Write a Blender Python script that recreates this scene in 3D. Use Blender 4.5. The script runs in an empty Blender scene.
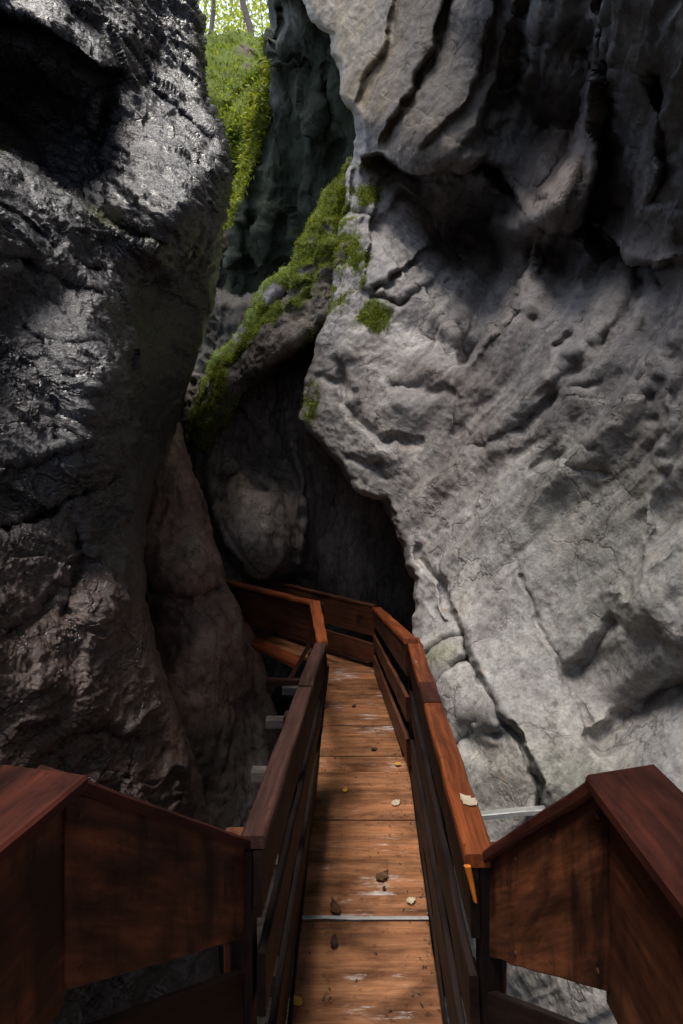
import bpy, math, random
import numpy as np
from mathutils import Vector

random.seed(7)
RNG = np.random.default_rng(11)
sc = bpy.context.scene
COL = sc.collection

# ------------------------------------------------------------------ camera model
FPX, CX, HY = 520.0, 341.5, 470.0


def at(px, py, d):
    """world point seen at pixel (px,py) at depth d metres (camera at the origin looking along +y)"""
    return np.array([(px - CX) * d / FPX, d, (HY - py) * d / FPX])


# ------------------------------------------------------------------ numpy noise
_perm = RNG.permutation(256)
_perm = np.concatenate([_perm, _perm, _perm])
_grad = RNG.normal(size=(256, 3))
_grad /= np.linalg.norm(_grad, axis=1)[:, None]


def noise3(p):
    p = np.asarray(p, dtype=np.float64)
    i = np.floor(p).astype(np.int64)
    fr = p - i
    u = fr * fr * fr * (fr * (fr * 6 - 15) + 10)
    i &= 255
    out = 0
    for dx in (0, 1):
        wx = u[:, 0] if dx else 1 - u[:, 0]
        for dy in (0, 1):
            wy = u[:, 1] if dy else 1 - u[:, 1]
            for dz in (0, 1):
                wz = u[:, 2] if dz else 1 - u[:, 2]
                h = _perm[_perm[_perm[(i[:, 0] + dx) & 255] + ((i[:, 1] + dy) & 255)] + ((i[:, 2] + dz) & 255)]
                g = _grad[h]
                dot = g[:, 0] * (fr[:, 0] - dx) + g[:, 1] * (fr[:, 1] - dy) + g[:, 2] * (fr[:, 2] - dz)
                out = out + wx * wy * wz * dot
    return out * 1.6


def fbm(p, octs=4, gain=0.5, lac=2.03, ridged=False):
    p = np.asarray(p, dtype=np.float64)
    a, s, tot = 1.0, 0.0, 0.0
    for k in range(octs):
        n = noise3(p + 17.3 * k)
        if ridged:
            n = 1 - 2 * np.abs(n)
        s = s + a * n
        tot += a
        a *= gain
        p = p * lac
    return s / tot


def facets(p, scale, seed=0.0):
    """broken-rock facets: every cell of a jittered lattice is its own tilted plane"""
    q = np.asarray(p) * np.asarray(scale) + seed
    i = np.floor(q).astype(np.int64)
    best = np.full(len(q), 1e9)
    hid = np.zeros(len(q), dtype=np.int64)
    bc = np.zeros_like(q)
    for dx in (-1, 0, 1):
        for dy in (-1, 0, 1):
            for dz in (-1, 0, 1):
                c = i + np.array([dx, dy, dz])
                h = _perm[_perm[_perm[c[:, 0] & 255] + (c[:, 1] & 255)] + (c[:, 2] & 255)]
                ctr = c + 0.5 + 0.45 * _grad[h]
                dd = ((q - ctr) ** 2).sum(1)
                m = dd < best
                best = np.where(m, dd, best)
                hid = np.where(m, h, hid)
                bc = np.where(m[:, None], ctr, bc)
    g = _grad[(hid * 7 + 13) & 255]
    return (g * (q - bc)).sum(1) + 0.5 * _grad[(hid * 3 + 5) & 255][:, 0]


def sstep(a, b, x):
    t = np.clip((x - a) / (b - a), 0, 1)
    return t * t * (3 - 2 * t)


# ------------------------------------------------------------------ thin plate spline for base shapes
class TPS:
    def __init__(self, pts, lam=0.002):
        q = np.array(pts, float)
        self.c = q[:, :2] / 100.0
        v = q[:, 2]
        n = len(q)
        r = np.linalg.norm(self.c[:, None] - self.c[None], axis=2)
        K = self.phi(r) + lam * np.eye(n)
        Pm = np.hstack([np.ones((n, 1)), self.c])
        A = np.zeros((n + 3, n + 3))
        A[:n, :n] = K
        A[:n, n:] = Pm
        A[n:, :n] = Pm.T
        self.w = np.linalg.solve(A, np.concatenate([v, np.zeros(3)]))

    @staticmethod
    def phi(r):
        r = np.maximum(r, 1e-9)
        return r * r * np.log(r)

    def __call__(self, px, py):
        out = np.empty(len(px))
        for s in range(0, len(px), 40000):
            q = np.stack([px[s:s + 40000], py[s:s + 40000]], 1) / 100.0
            r = np.linalg.norm(q[:, None] - self.c[None], axis=2)
            n = len(self.c)
            out[s:s + 40000] = self.phi(r) @ self.w[:n] + self.w[n] + q @ self.w[n + 1:]
        return out


def poly_dist(px, py, poly):
    """unsigned distance, side (+1 to the right-hand/below side), position 0..1 along the polyline"""
    poly = np.array(poly, float)
    best = np.full(len(px), 1e9)
    side = np.zeros(len(px))
    along = np.zeros(len(px))
    seg = np.linalg.norm(np.diff(poly, axis=0), axis=1)
    cum = np.concatenate([[0], np.cumsum(seg)])
    for k in range(len(poly) - 1):
        a, b = poly[k], poly[k + 1]
        dx, dy = b - a
        L2 = dx * dx + dy * dy + 1e-9
        t = np.clip(((px - a[0]) * dx + (py - a[1]) * dy) / L2, 0, 1)
        ex, ey = px - a[0] - t * dx, py - a[1] - t * dy
        dd = np.sqrt(ex * ex + ey * ey)
        m = dd < best
        best = np.where(m, dd, best)
        cr = dx * (py - a[1]) - dy * (px - a[0])
        side = np.where(m, np.sign(cr), side)
        along = np.where(m, (cum[k] + t * seg[k]) / cum[-1], along)
    return best, side, along


def apply_features(px, py, d, feats, warp=5.0, seed=0.0):
    q = np.stack([px * 0.03 + seed, py * 0.03, np.full_like(px, seed)], 1)
    wx = px + warp * fbm(q, 3)
    wy = py + warp * fbm(q + 31.7, 3)
    d = d.copy()
    for ft in feats:
        k = ft[0]
        if k == 'blob':
            _, bx, by, rx, ry, rot, A = ft
            c, s = math.cos(math.radians(rot)), math.sin(math.radians(rot))
            ux, uy = wx - bx, wy - by
            a, b = (c * ux + s * uy) / rx, (-s * ux + c * uy) / ry
            d += A * np.exp(-(a * a + b * b))
            continue
        poly = ft[1]
        pa = np.array(poly)
        rad = {'groove': 3 * ft[2], 'lip': ft[2] * 3 + ft[-1] * 3.5}[k]
        m = (wx > pa[:, 0].min() - rad) & (wx < pa[:, 0].max() + rad) & (wy > pa[:, 1].min() - rad) & (wy < pa[:, 1].max() + rad)
        if not m.any():
            continue
        dist, side, along = poly_dist(wx[m], wy[m], poly)
        if k == 'groove':
            _, _, w, A = ft
            vary = np.clip(0.78 + 0.75 * noise3(np.stack([wx[m] * 0.06, wy[m] * 0.06, np.full(m.sum(), 3.3)], 1)), 0.4, 1.4)
            d[m] += A * vary * np.exp(-(dist / w) ** 2)
        else:
            _, _, w, A, dec = ft
            s = dist * side
            fade = np.clip(np.minimum(along, 1 - along) * 8, 0, 1)
            fade = fade * fade * (3 - 2 * fade)
            d[m] += A * fade * sstep(-w, w, s) * np.exp(-np.maximum(s, 0) / dec)
    return d


# ------------------------------------------------------------------ mesh helpers
def tag(o, label=None, cat=None, group=None, kind=None):
    if label:
        o['label'] = label
    if cat:
        o['category'] = cat
    if group:
        o['group'] = group
    if kind:
        o['kind'] = kind
    return o


def empty(name, loc=(0, 0, 0)):
    o = bpy.data.objects.new(name, None)
    o.empty_display_size = 0.1
    COL.objects.link(o)
    o.location = loc
    return o


def mesh_obj(name, V, F, mat, parent=None, attrs=None, smooth=True):
    me = bpy.data.meshes.new(name)
    V = np.asarray(V, dtype=np.float32)
    if isinstance(F, np.ndarray):
        k = F.shape[1]
        me.vertices.add(len(V))
        me.vertices.foreach_set('co', V.ravel())
        me.loops.add(F.size)
        me.loops.foreach_set('vertex_index', F.astype(np.int32).ravel())
        me.polygons.add(len(F))
        me.polygons.foreach_set('loop_start', np.arange(0, F.size, k, dtype=np.int32))
        me.update(calc_edges=True)
    else:
        me.from_pydata([tuple(v) for v in V], [], F)
        me.update()
    me.polygons.foreach_set('use_smooth', np.full(len(me.polygons), smooth))
    for an, (ty, arr) in (attrs or {}).items():
        at_ = me.attributes.new(an, ty, 'POINT')
        arr = np.asarray(arr, dtype=np.float32)
        if ty == 'FLOAT':
            at_.data.foreach_set('value', arr.ravel())
        elif ty == 'FLOAT_VECTOR':
            at_.data.foreach_set('vector', arr.ravel())
        else:
            if arr.shape[1] == 3:
                arr = np.hstack([arr, np.ones((len(arr), 1), np.float32)])
            at_.data.foreach_set('color', arr.ravel())
    me.materials.append(mat)
    o = bpy.data.objects.new(name, me)
    COL.objects.link(o)
    if parent is not None:
        o.parent = parent
        o.matrix_parent_inverse.identity()
        o.location = -np.array(parent.location) if parent.parent is None else (0, 0, 0)
    return o


def grid_faces(nr, nc):
    r, c = np.meshgrid(np.arange(nr - 1), np.arange(nc - 1), indexing='ij')
    a = (r * nc + c).ravel()
    return np.stack([a, a + 1, a + nc + 1, a + nc], 1)


def grid_normals(P):
    du = np.gradient(P, axis=1)
    dv = np.gradient(P, axis=0)
    n = np.cross(du, dv)
    n /= (np.linalg.norm(n, axis=2, keepdims=True) + 1e-12)
    return n


# ------------------------------------------------------------------ materials
class NT:
    def __init__(self, name):
        self.m = bpy.data.materials.new(name)
        self.m.use_nodes = True
        self.t = self.m.node_tree
        self.t.nodes.clear()
        self.out = self.t.nodes.new('ShaderNodeOutputMaterial')

    def n(self, ty, **kw):
        nd = self.t.nodes.new(ty)
        for k, v in kw.items():
            if k.startswith('_'):
                setattr(nd, k[1:], v)
            else:
                key = int(k[1:]) if k[0] == 'i' and k[1:].isdigit() else k.replace('__', ' ')
                sock = nd.inputs[key]
                if isinstance(v, bpy.types.NodeSocket):
                    self.t.links.new(v, sock)
                else:
                    sock.default_value = v
        return nd

    def math(self, op, a, b=None, c=None, clamp=False):
        nd = self.t.nodes.new('ShaderNodeMath')
        nd.operation = op
        nd.use_clamp = clamp
        for i, v in enumerate((a, b, c)):
            if v is None:
                continue
            if isinstance(v, bpy.types.NodeSocket):
                self.t.links.new(v, nd.inputs[i])
            else:
                nd.inputs[i].default_value = v
        return nd.outputs[0]

    def mix(self, fac, a, b, mode='MIX'):
        nd = self.t.nodes.new('ShaderNodeMix')
        nd.data_type = 'RGBA'
        nd.blend_type = mode
        for i, v in ((0, fac), (6, a), (7, b)):
            if isinstance(v, bpy.types.NodeSocket):
                self.t.links.new(v, nd.inputs[i])
            else:
                nd.inputs[i].default_value = v if i == 0 or len(v) == 4 else (*v, 1)
        return nd.outputs[2]

    def ramp(self, fac, stops):
        nd = self.t.nodes.new('ShaderNodeValToRGB')
        e = nd.color_ramp.elements
        while len(e) < len(stops):
            e.new(0.5)
        for el, (p, c) in zip(e, stops):
            el.position = p
            el.color = (*c, 1) if not isinstance(c, (int, float)) else (c, c, c, 1)
        self.t.links.new(fac, nd.inputs[0])
        return nd.outputs[0]

    def noise(self, vec, scale, detail=4, rough=0.55, dist=0.0):
        return self.n('ShaderNodeTexNoise', Vector=vec, Scale=scale, Detail=detail, Roughness=rough, Distortion=dist).outputs[0]

    def scale(self, vec, s):
        nd = self.t.nodes.new('ShaderNodeVectorMath')
        nd.operation = 'MULTIPLY'
        self.t.links.new(vec, nd.inputs[0])
        nd.inputs[1].default_value = s
        return nd.outputs[0]

    def finish(self, sh):
        self.t.links.new(sh, self.out.inputs[0])
        return self.m


def rock_material(name, bump=0.5, fine=60.0, dry=0.75, wetr=0.28, spec=0.5, stretch=(1, 1, 1), wet_coat=0.0, crack=2.6):
    T = NT(name)
    tc = T.n('ShaderNodeTexCoord').outputs['Object']
    v = T.scale(tc, stretch)
    tint = T.n('ShaderNodeAttribute', _attribute_name='tint').outputs['Color']
    wet = T.n('ShaderNodeAttribute', _attribute_name='wet').outputs['Fac']
    moss = T.n('ShaderNodeAttribute', _attribute_name='moss').outputs['Fac']
    n1 = T.noise(v, 3.0, 6, 0.62, 0.4)
    n2 = T.noise(v, 17.0, 6, 0.65, 0.2)
    n3 = T.noise(v, fine, 5, 0.7)
    c = T.mix(1.0, tint, T.ramp(n1, [(0.28, (0.62, 0.60, 0.60)), (0.5, (1, 1, 1)), (0.72, (1.25, 1.22, 1.17))]), 'MULTIPLY')
    c = T.mix(1.0, c, T.ramp(n2, [(0.3, (0.62, 0.60, 0.60)), (0.52, (1, 1, 1)), (0.7, (1.22, 1.2, 1.18))]), 'MULTIPLY')
    c = T.mix(1.0, c, T.ramp(n3, [(0.3, (0.68, 0.67, 0.66)), (0.55, (1, 1, 1)), (0.75, (1.22, 1.22, 1.22))]), 'MULTIPLY')
    vd = T.n('ShaderNodeVectorMath', _operation='ADD', i0=v, i1=T.scale(T.n('ShaderNodeTexNoise', Vector=v, Scale=2.4, Detail=5.0, Roughness=0.6).outputs['Color'], (0.55, 0.55, 0.55))).outputs[0]
    vo = T.n('ShaderNodeTexVoronoi', _feature='DISTANCE_TO_EDGE', Vector=vd, Scale=crack).outputs['Distance']
    cmask = T.ramp(T.noise(v, 1.3, 4, 0.6), [(0.44, 0.0), (0.56, 1.0)])
    ck = T.math('MULTIPLY', T.ramp(vo, [(0.0, 1.0), (0.035, 0.0)]), cmask)
    pit = T.ramp(T.noise(v, fine * 0.55, 3, 0.6), [(0.30, 1.0), (0.40, 0.0)])
    c = T.mix(T.math('MULTIPLY', ck, 0.6), c, T.mix(1.0, c, (0.25, 0.22, 0.2), 'MULTIPLY'))
    c = T.mix(T.math('MULTIPLY', pit, 0.3), c, T.mix(1.0, c, (0.45, 0.40, 0.36), 'MULTIPLY'))
    mg = T.mix(T.noise(tc, 9.0, 5, 0.7), (0.025, 0.042, 0.006), (0.13, 0.165, 0.020))
    mk = T.math('MULTIPLY', moss, T.math('ADD', 0.55, n2), clamp=True)
    mk = T.ramp(mk, [(0.30, 0.0), (0.62, 1.0)])
    c = T.mix(mk, c, mg)
    h = T.math('ADD', T.math('MULTIPLY', n2, 0.9), T.math('MULTIPLY', n3, 0.45))
    h = T.math('SUBTRACT', h, T.math('ADD', T.math('MULTIPLY', ck, 0.8), T.math('MULTIPLY', pit, 0.12)))
    b = T.n('ShaderNodeBump', Strength=bump, Distance=0.03, Height=h)
    wn = T.math('MULTIPLY', wet, T.math('ADD', 0.45, T.noise(v, 7.0, 5, 0.65)), clamp=True)
    rg = T.math('ADD', T.math('MULTIPLY', wn, wetr - dry), dry)
    rg = T.math('ADD', rg, T.math('MULTIPLY', T.math('SUBTRACT', n3, 0.5), 0.25), clamp=True)
    rg = T.math('MAXIMUM', rg, T.math('MULTIPLY', mk, 0.9))
    bs = T.n('ShaderNodeBsdfPrincipled', Base__Color=c, Roughness=rg, Normal=b.outputs[0])
    bs.inputs['Specular IOR Level'].default_value = spec
    if wet_coat:
        cw = T.math('MULTIPLY', wn, wet_coat, clamp=True)
        T.t.links.new(cw, bs.inputs['Coat Weight'])
        bs.inputs['Coat Roughness'].default_value = 0.22
        b2 = T.n('ShaderNodeBump', Strength=bump * 0.65, Distance=0.03, Height=h)
        T.t.links.new(b2.outputs[0], bs.inputs['Coat Normal'])
    return T.finish(bs.outputs[0])


def wood_material(name, dark, mid, light, rough=(0.3, 0.6), grain=38.0, wear=None, wear_amt=0.0, bump=0.25, blotch=1.0, spec=0.3, stain=None):
    T = NT(name)
    bc = T.n('ShaderNodeAttribute', _attribute_name='bc').outputs['Vector']
    g1 = T.noise(T.scale(bc, (2.2, grain, grain)), 1.0, 5, 0.6, 0.6)
    g2 = T.noise(T.scale(bc, (7.0, grain * 4, grain * 4)), 1.0, 3, 0.6)
    bl = T.noise(T.scale(bc, (2.6, 5.0, 5.0)), 1.0, 5, 0.65, 0.6)
    sp = T.noise(T.scale(bc, (22, 30, 30)), 1.0, 4, 0.7)
    f = T.math('ADD', T.math('MULTIPLY', g1, 0.6), T.math('MULTIPLY', g2, 0.4))
    c = T.ramp(f, [(0.33, dark), (0.5, mid), (0.68, light)])
    k = 0.38 / max(blotch, 0.01)
    c = T.mix(1.0, c, T.ramp(bl, [(0.32, (k, k * 0.94, k * 0.9)), (0.52, (1, 1, 1)), (0.75, (1.25, 1.15, 1.05))]), 'MULTIPLY')
    c = T.mix(1.0, c, T.ramp(sp, [(0.30, (0.5, 0.45, 0.42)), (0.42, (1, 1, 1))]), 'MULTIPLY')
    bd = T.noise(T.scale(bc, (0.8, grain * 0.33, grain * 0.33)), 1.0, 4, 0.6, 0.8)
    c = T.mix(1.0, c, T.ramp(bd, [(0.34, (0.62, 0.56, 0.52)), (0.5, (1, 1, 1)), (0.66, (1.28, 1.22, 1.18))]), 'MULTIPLY')
    if stain:
        st = T.noise(T.scale(bc, (stain, 2.2, 2.2)), 1.0, 4, 0.6, 0.5)
        c = T.mix(1.0, c, T.ramp(st, [(0.38, (0.28, 0.25, 0.24)), (0.52, (1, 1, 1)), (0.68, (1.35, 1.3, 1.25))]), 'MULTIPLY')
    if wear:
        wn = T.noise(T.scale(bc, (5.0, 34, 34)), 1.0, 6, 0.75, 0.3)
        wb = T.noise(T.scale(bc, (1.6, 2.5, 2.5)), 1.0, 3, 0.6)
        wf = T.ramp(T.math('MULTIPLY', wn, T.math('MULTIPLY', wb, 2.0)), [(0.60 - wear_amt, 0.0), (0.78 - wear_amt, 0.85)])
        c = T.mix(wf, c, wear)
    h = T.math('ADD', f, T.math('MULTIPLY', sp, 0.5))
    b = T.n('ShaderNodeBump', Strength=bump, Distance=0.006, Height=h)
    rg = T.math('ADD', rough[0], T.math('MULTIPLY', bl, (rough[1] - rough[0]) * 1.4), clamp=True)
    bs = T.n('ShaderNodeBsdfPrincipled', Base__Color=c, Roughness=rg, Normal=b.outputs[0])
    bs.inputs['Specular IOR Level'].default_value = spec
    return T.finish(bs.outputs[0])


def leafy_material(name, c0, c1, trans=0.35, rough=0.6):
    T = NT(name)
    r = T.n('ShaderNodeAttribute', _attribute_name='rnd').outputs['Fac']
    c = T.mix(r, c0, c1)
    d = T.n('ShaderNodeBsdfPrincipled', Base__Color=c, Roughness=rough)
    d.inputs['Specular IOR Level'].default_value = 0.25
    t = T.n('ShaderNodeBsdfTranslucent', Color=T.mix(1.0, c, (1.5, 1.35, 0.7), 'MULTIPLY'))
    m = T.n('ShaderNodeMixShader', i0=trans, i1=d.outputs[0], i2=t.outputs[0])
    return T.finish(m.outputs[0])


def plain_material(name, col, rough=0.6, nscale=25.0, var=0.35, metallic=0.0, bump=0.2):
    T = NT(name)
    tc = T.n('ShaderNodeTexCoord').outputs['Object']
    n = T.noise(tc, nscale, 5, 0.65)
    c = T.mix(1.0, (*col, 1), T.ramp(n, [(0.3, (1 - var,) * 3), (0.7, (1 + var,) * 3)]), 'MULTIPLY')
    b = T.n('ShaderNodeBump', Strength=bump, Distance=0.01, Height=n)
    bs = T.n('ShaderNodeBsdfPrincipled', Base__Color=c, Roughness=rough, Metallic=metallic, Normal=b.outputs[0])
    return T.finish(bs.outputs[0])


M_LEFT = rock_material('wet_dark_rock', bump=0.8, fine=55, dry=0.55, wetr=0.25, spec=0.6, stretch=(1, 1, 1.6), wet_coat=0.75)
M_RIGHT = rock_material('pale_limestone', bump=0.36, fine=62, dry=0.85, wetr=0.45, spec=0.35)
M_CAVE = rock_material('shadowed_rock', bump=0.6, fine=30, dry=0.9, wetr=0.6, spec=0.15, stretch=(1.3, 1.3, 0.55))
M_BANK = rock_material('mossy_bank', bump=0.8, fine=20, dry=0.9, wetr=0.6, spec=0.2)

M_DECK = wood_material('deck_boards', (0.115, 0.048, 0.022), (0.245, 0.108, 0.050), (0.35, 0.170, 0.083), rough=(0.35, 0.6), grain=26,
                       wear=(0.55, 0.50, 0.47), wear_amt=-0.03, bump=0.3, blotch=0.9)
M_CAPO = wood_material('orange_brown_cap', (0.075, 0.018, 0.006), (0.17, 0.044, 0.013), (0.28, 0.082, 0.024), rough=(0.22, 0.5), wear=(0.40, 0.24, 0.15), wear_amt=-0.12)
M_CAPD = wood_material('weathered_dark_cap', (0.015, 0.007, 0.006), (0.031, 0.013, 0.010), (0.060, 0.029, 0.022), rough=(0.35, 0.6), wear=(0.24, 0.19, 0.16), wear_amt=-0.08)
M_CAPR = wood_material('red_stained_cap', (0.020, 0.006, 0.0045), (0.044, 0.0115, 0.0075), (0.08, 0.021, 0.012), rough=(0.4, 0.65), grain=20, spec=0.2, blotch=1.3)
M_RAIL = wood_material('dark_rail_boards', (0.006, 0.0035, 0.003), (0.011, 0.006, 0.005), (0.021, 0.011, 0.009), rough=(0.45, 0.7), spec=0.18)
M_RAILO = wood_material('brown_rail_boards', (0.032, 0.011, 0.006), (0.072, 0.025, 0.012), (0.12, 0.046, 0.022), rough=(0.35, 0.6))
M_PLY = wood_material('plywood_panel', (0.024, 0.009, 0.005), (0.078, 0.027, 0.013), (0.165, 0.058, 0.026), rough=(0.3, 0.6), grain=12, blotch=2.2, bump=0.3, wear=(0.14, 0.085, 0.05), wear_amt=-0.16, stain=8.0)
M_FRESH = wood_material('fresh_cut_wood', (0.36, 0.10, 0.012), (0.52, 0.15, 0.018), (0.6, 0.2, 0.03), rough=(0.4, 0.6))
M_GREYW = wood_material('grey_beam_wood', (0.10, 0.09, 0.08), (0.18, 0.16, 0.145), (0.25, 0.23, 0.21), rough=(0.5, 0.8))
M_METAL = plain_material('galvanised_steel', (0.36, 0.36, 0.35), rough=0.45, metallic=0.35, var=0.2)
M_MOSS = leafy_material('moss_fronds', (0.040, 0.060, 0.006), (0.30, 0.34, 0.032), 0.25)
M_FERN = leafy_material('fern_leaves', (0.08, 0.13, 0.015), (0.26, 0.32, 0.04), 0.4)
M_CROWN = leafy_material('beech_leaves', (0.14, 0.19, 0.02), (0.34, 0.38, 0.06), 0.65)
M_BARK = plain_material('tree_bark', (0.075, 0.055, 0.042), 0.85, 14, 0.5, bump=0.6)

# ------------------------------------------------------------------ rock surfaces
BLOBS = {}


def rock_sheet(name, rows, L, R, ctrl, feats, mat, step=1.7, curlL=None, curlR=None, jit=(0, 0), seed=0.0,
               disp=None, paint=None, top_ext=None, side_ext=None, warp=5.0, parent=None):
    """A cliff face grown from control depths: rows = (py0, py1); L, R = outline tables [(py, px)...];
    curl = (radius px, bend m, return m) rolls the rock back behind its outline so that it has a real side."""
    py = np.arange(rows[0], rows[1] + step, step)
    lx = np.interp(py, [a for a, _ in L], [b for _, b in L])
    rx = np.interp(py, [a for a, _ in R], [b for _, b in R])
    jn = lambda s, a: a * fbm(np.stack([py * 0.035, np.full_like(py, s), np.full_like(py, seed)], 1), 4)
    lx = lx + jn(1.7, jit[0])
    rx = rx + jn(8.2, jit[1])
    nc = int(np.max(rx - lx) / step) + 2
    t = np.linspace(0, 1, nc)
    # denser columns towards rolled edges
    PX = lx[:, None] + (rx - lx)[:, None] * t[None]
    PY = np.repeat(py[:, None], nc, 1)
    fx, fy = PX.ravel(), PY.ravel()
    d = TPS(ctrl)(fx, fy)
    d = apply_features(fx, fy, d, feats, warp, seed)
    D = d.reshape(PX.shape)
    if curlL:
        q = np.clip((PX - lx[:, None]) / curlL[0], 0, 1)
        D = D + curlL[1] * (1 - np.sqrt(np.maximum(1 - (1 - q) ** 2, 0)))
    if curlR:
        q = np.clip((rx[:, None] - PX) / curlR[0], 0, 1)
        D = D + curlR[1] * (1 - np.sqrt(np.maximum(1 - (1 - q) ** 2, 0)))
    P = np.stack([(PX - CX) * D / FPX, D, (HY - PY) * D / FPX], 2)
    N = grid_normals(P)
    N *= np.sign(-(N * P).sum(2, keepdims=True) + 1e-9)
    # displacement
    pf = P.reshape(-1, 3)
    h = disp(pf, fx, fy) if disp else np.zeros(len(pf))
    P = P + N * h.reshape(PX.shape)[..., None]
    tint, wet, moss = paint(pf, fx, fy)
    tint = tint.reshape(*PX.shape, 3)
    wet = wet.reshape(PX.shape)
    moss = moss.reshape(PX.shape)
    inner = (P.copy(), N.copy(), moss.copy())

    def pad_cols(P, cols, left):
        nonlocal tint, wet, moss
        cols = np.stack(cols, 1)
        k = cols.shape[1]
        e = 0 if left else -1
        rep = lambda a: np.repeat(a[:, [e]], k, 1)
        if left:
            P = np.concatenate([cols[:, ::-1], P], 1)
            tint, wet, moss = [np.concatenate([rep(a), a], 1) for a in (tint, wet, moss)]
        else:
            P = np.concatenate([P, cols], 1)
            tint, wet, moss = [np.concatenate([a, rep(a)], 1) for a in (tint, wet, moss)]
        return P

    for left, curl in ((True, curlL), (False, curlR)):
        if not curl:
            continue
        e = P[:, 0 if left else -1]
        cols = []
        for k in range(1, 7):
            g = (curl[2](e)[:, None] if callable(curl[2]) else curl[2]) * (k / 6) ** 1.5
            sc_ = 1 + g / e[:, 1:2]
            c = e * sc_
            c[:, 0] += (0.03 if left else -0.03) * k
            cols.append(c)
        P = pad_cols(P, cols, left)
    if side_ext:
        left, offs = side_ext
        e = P[:, 0 if left else -1]
        cols = []
        for (ox, oy, zs) in offs:
            c = e.copy()
            c[:, 0] += ox
            c[:, 1] = c[:, 1] + oy
            c[:, 2] = c[:, 2] * zs
            c += 0.22 * np.stack([noise3(c * 0.9 + 5), noise3(c * 0.9 + 9), noise3(c * 0.9 + 23) * 0.3], 1)
            cols.append(c)
        P = pad_cols(P, cols, left)
    if top_ext:
        e = P[0]
        rowsx = []
        for k in range(1, 13):
            f = k / 12.0
            c = e.copy()
            top = top_ext(e)
            c[:, 0] += top[0] * f * f
            c[:, 1] += top[1] * f
            c[:, 2] = e[:, 2] + (top[2] - e[:, 2]) * f
            c += 0.3 * min(1, k / 3) * np.stack([noise3(c * 0.7 + 5), noise3(c * 0.7 + 9), noise3(c * 0.7 + 23) * 0.3], 1)
            rowsx.append(c)
        top = np.stack(rowsx[::-1], 0)
        k = len(rowsx)
        P = np.concatenate([top, P], 0)
        tint, wet, moss = [np.concatenate([np.repeat(a[:1], k, 0), a], 0) for a in (tint, wet, moss)]
    nr, ncc = P.shape[:2]
    o = mesh_obj(name, P.reshape(-1, 3), grid_faces(nr, ncc), mat, parent,
                 {'tint': ('FLOAT_COLOR', tint.reshape(-1, 3)), 'wet': ('FLOAT', wet), 'moss': ('FLOAT', moss)})
    return o, inner


def blob(px, py, bx, by, rx, ry, rot=0):
    c, s = math.cos(math.radians(rot)), math.sin(math.radians(rot))
    ux, uy = px - bx, py - by
    return np.exp(-(((c * ux + s * uy) / rx) ** 2 + ((-s * ux + c * uy) / ry) ** 2))


def lerp_col(base, col, w):
    return base * (1 - w[:, None]) + np.array(col)[None] * w[:, None]


LEFT_R = [(-80, 193), (0, 195), (30, 200), (60, 203), (100, 204), (125, 214), (150, 225), (190, 228), (215, 221), (235, 218), (250, 219), (300, 214), (350, 200), (400, 184),
          (440, 171), (480, 155), (510, 148), (560, 144), (600, 147), (650, 156), (700, 173), (755, 195), (800, 204), (880, 215), (1100, 225)]

# ---- the left wall: dark, wet, layered
left_ctrl = [(0, 0, 2.9), (-60, 0, 2.4), (40, 30, 2.9), (100, 65, 3.15), (50, 115, 3.65), (0, 110, 3.35), (-60, 110, 2.8), (90, 170, 3.5), (100, 20, 3.5), (150, -60, 4.3),
             (60, -60, 3.4), (-60, -60, 2.6), (190, -60, 4.6), (150, 60, 4.05), (190, 40, 4.35), (200, 110, 4.1), (150, 120, 3.62), (150, 180, 3.15), (200, 170, 3.55), (222, 190, 3.8),
             (190, 215, 3.15), (150, 228, 2.9), (110, 150, 3.4), (110, 190, 3.1), (65, 205, 2.75), (0, 165, 2.5), (115, 240, 3.08), (160, 264, 3.25),
             (0, 300, 2.2), (-60, 300, 1.8), (0, 500, 1.92), (-60, 500, 1.58), (0, 700, 1.68), (-60, 700, 1.40), (0, 800, 1.62), (60, 300, 2.48), (60, 500, 2.2), (60, 700, 1.95),
             (110, 300, 2.8), (110, 450, 2.5), (120, 380, 2.62), (60, 400, 2.26), (122, 600, 2.45), (170, 720, 2.65), (195, 800, 2.75), (140, 660, 2.5), (100, 780, 2.12), (60, 620, 2.05),
             (150, 270, 3.4), (215, 270, 4.7), (215, 300, 4.9), (200, 350, 5.0), (160, 350, 3.9), (185, 400, 4.8), (150, 420, 3.7), (172, 445, 4.6), (146, 500, 3.45), (160, 300, 3.9),
             (60, 1000, 2.0), (-60, 1000, 1.5), (200, 1000, 3.0)]
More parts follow.
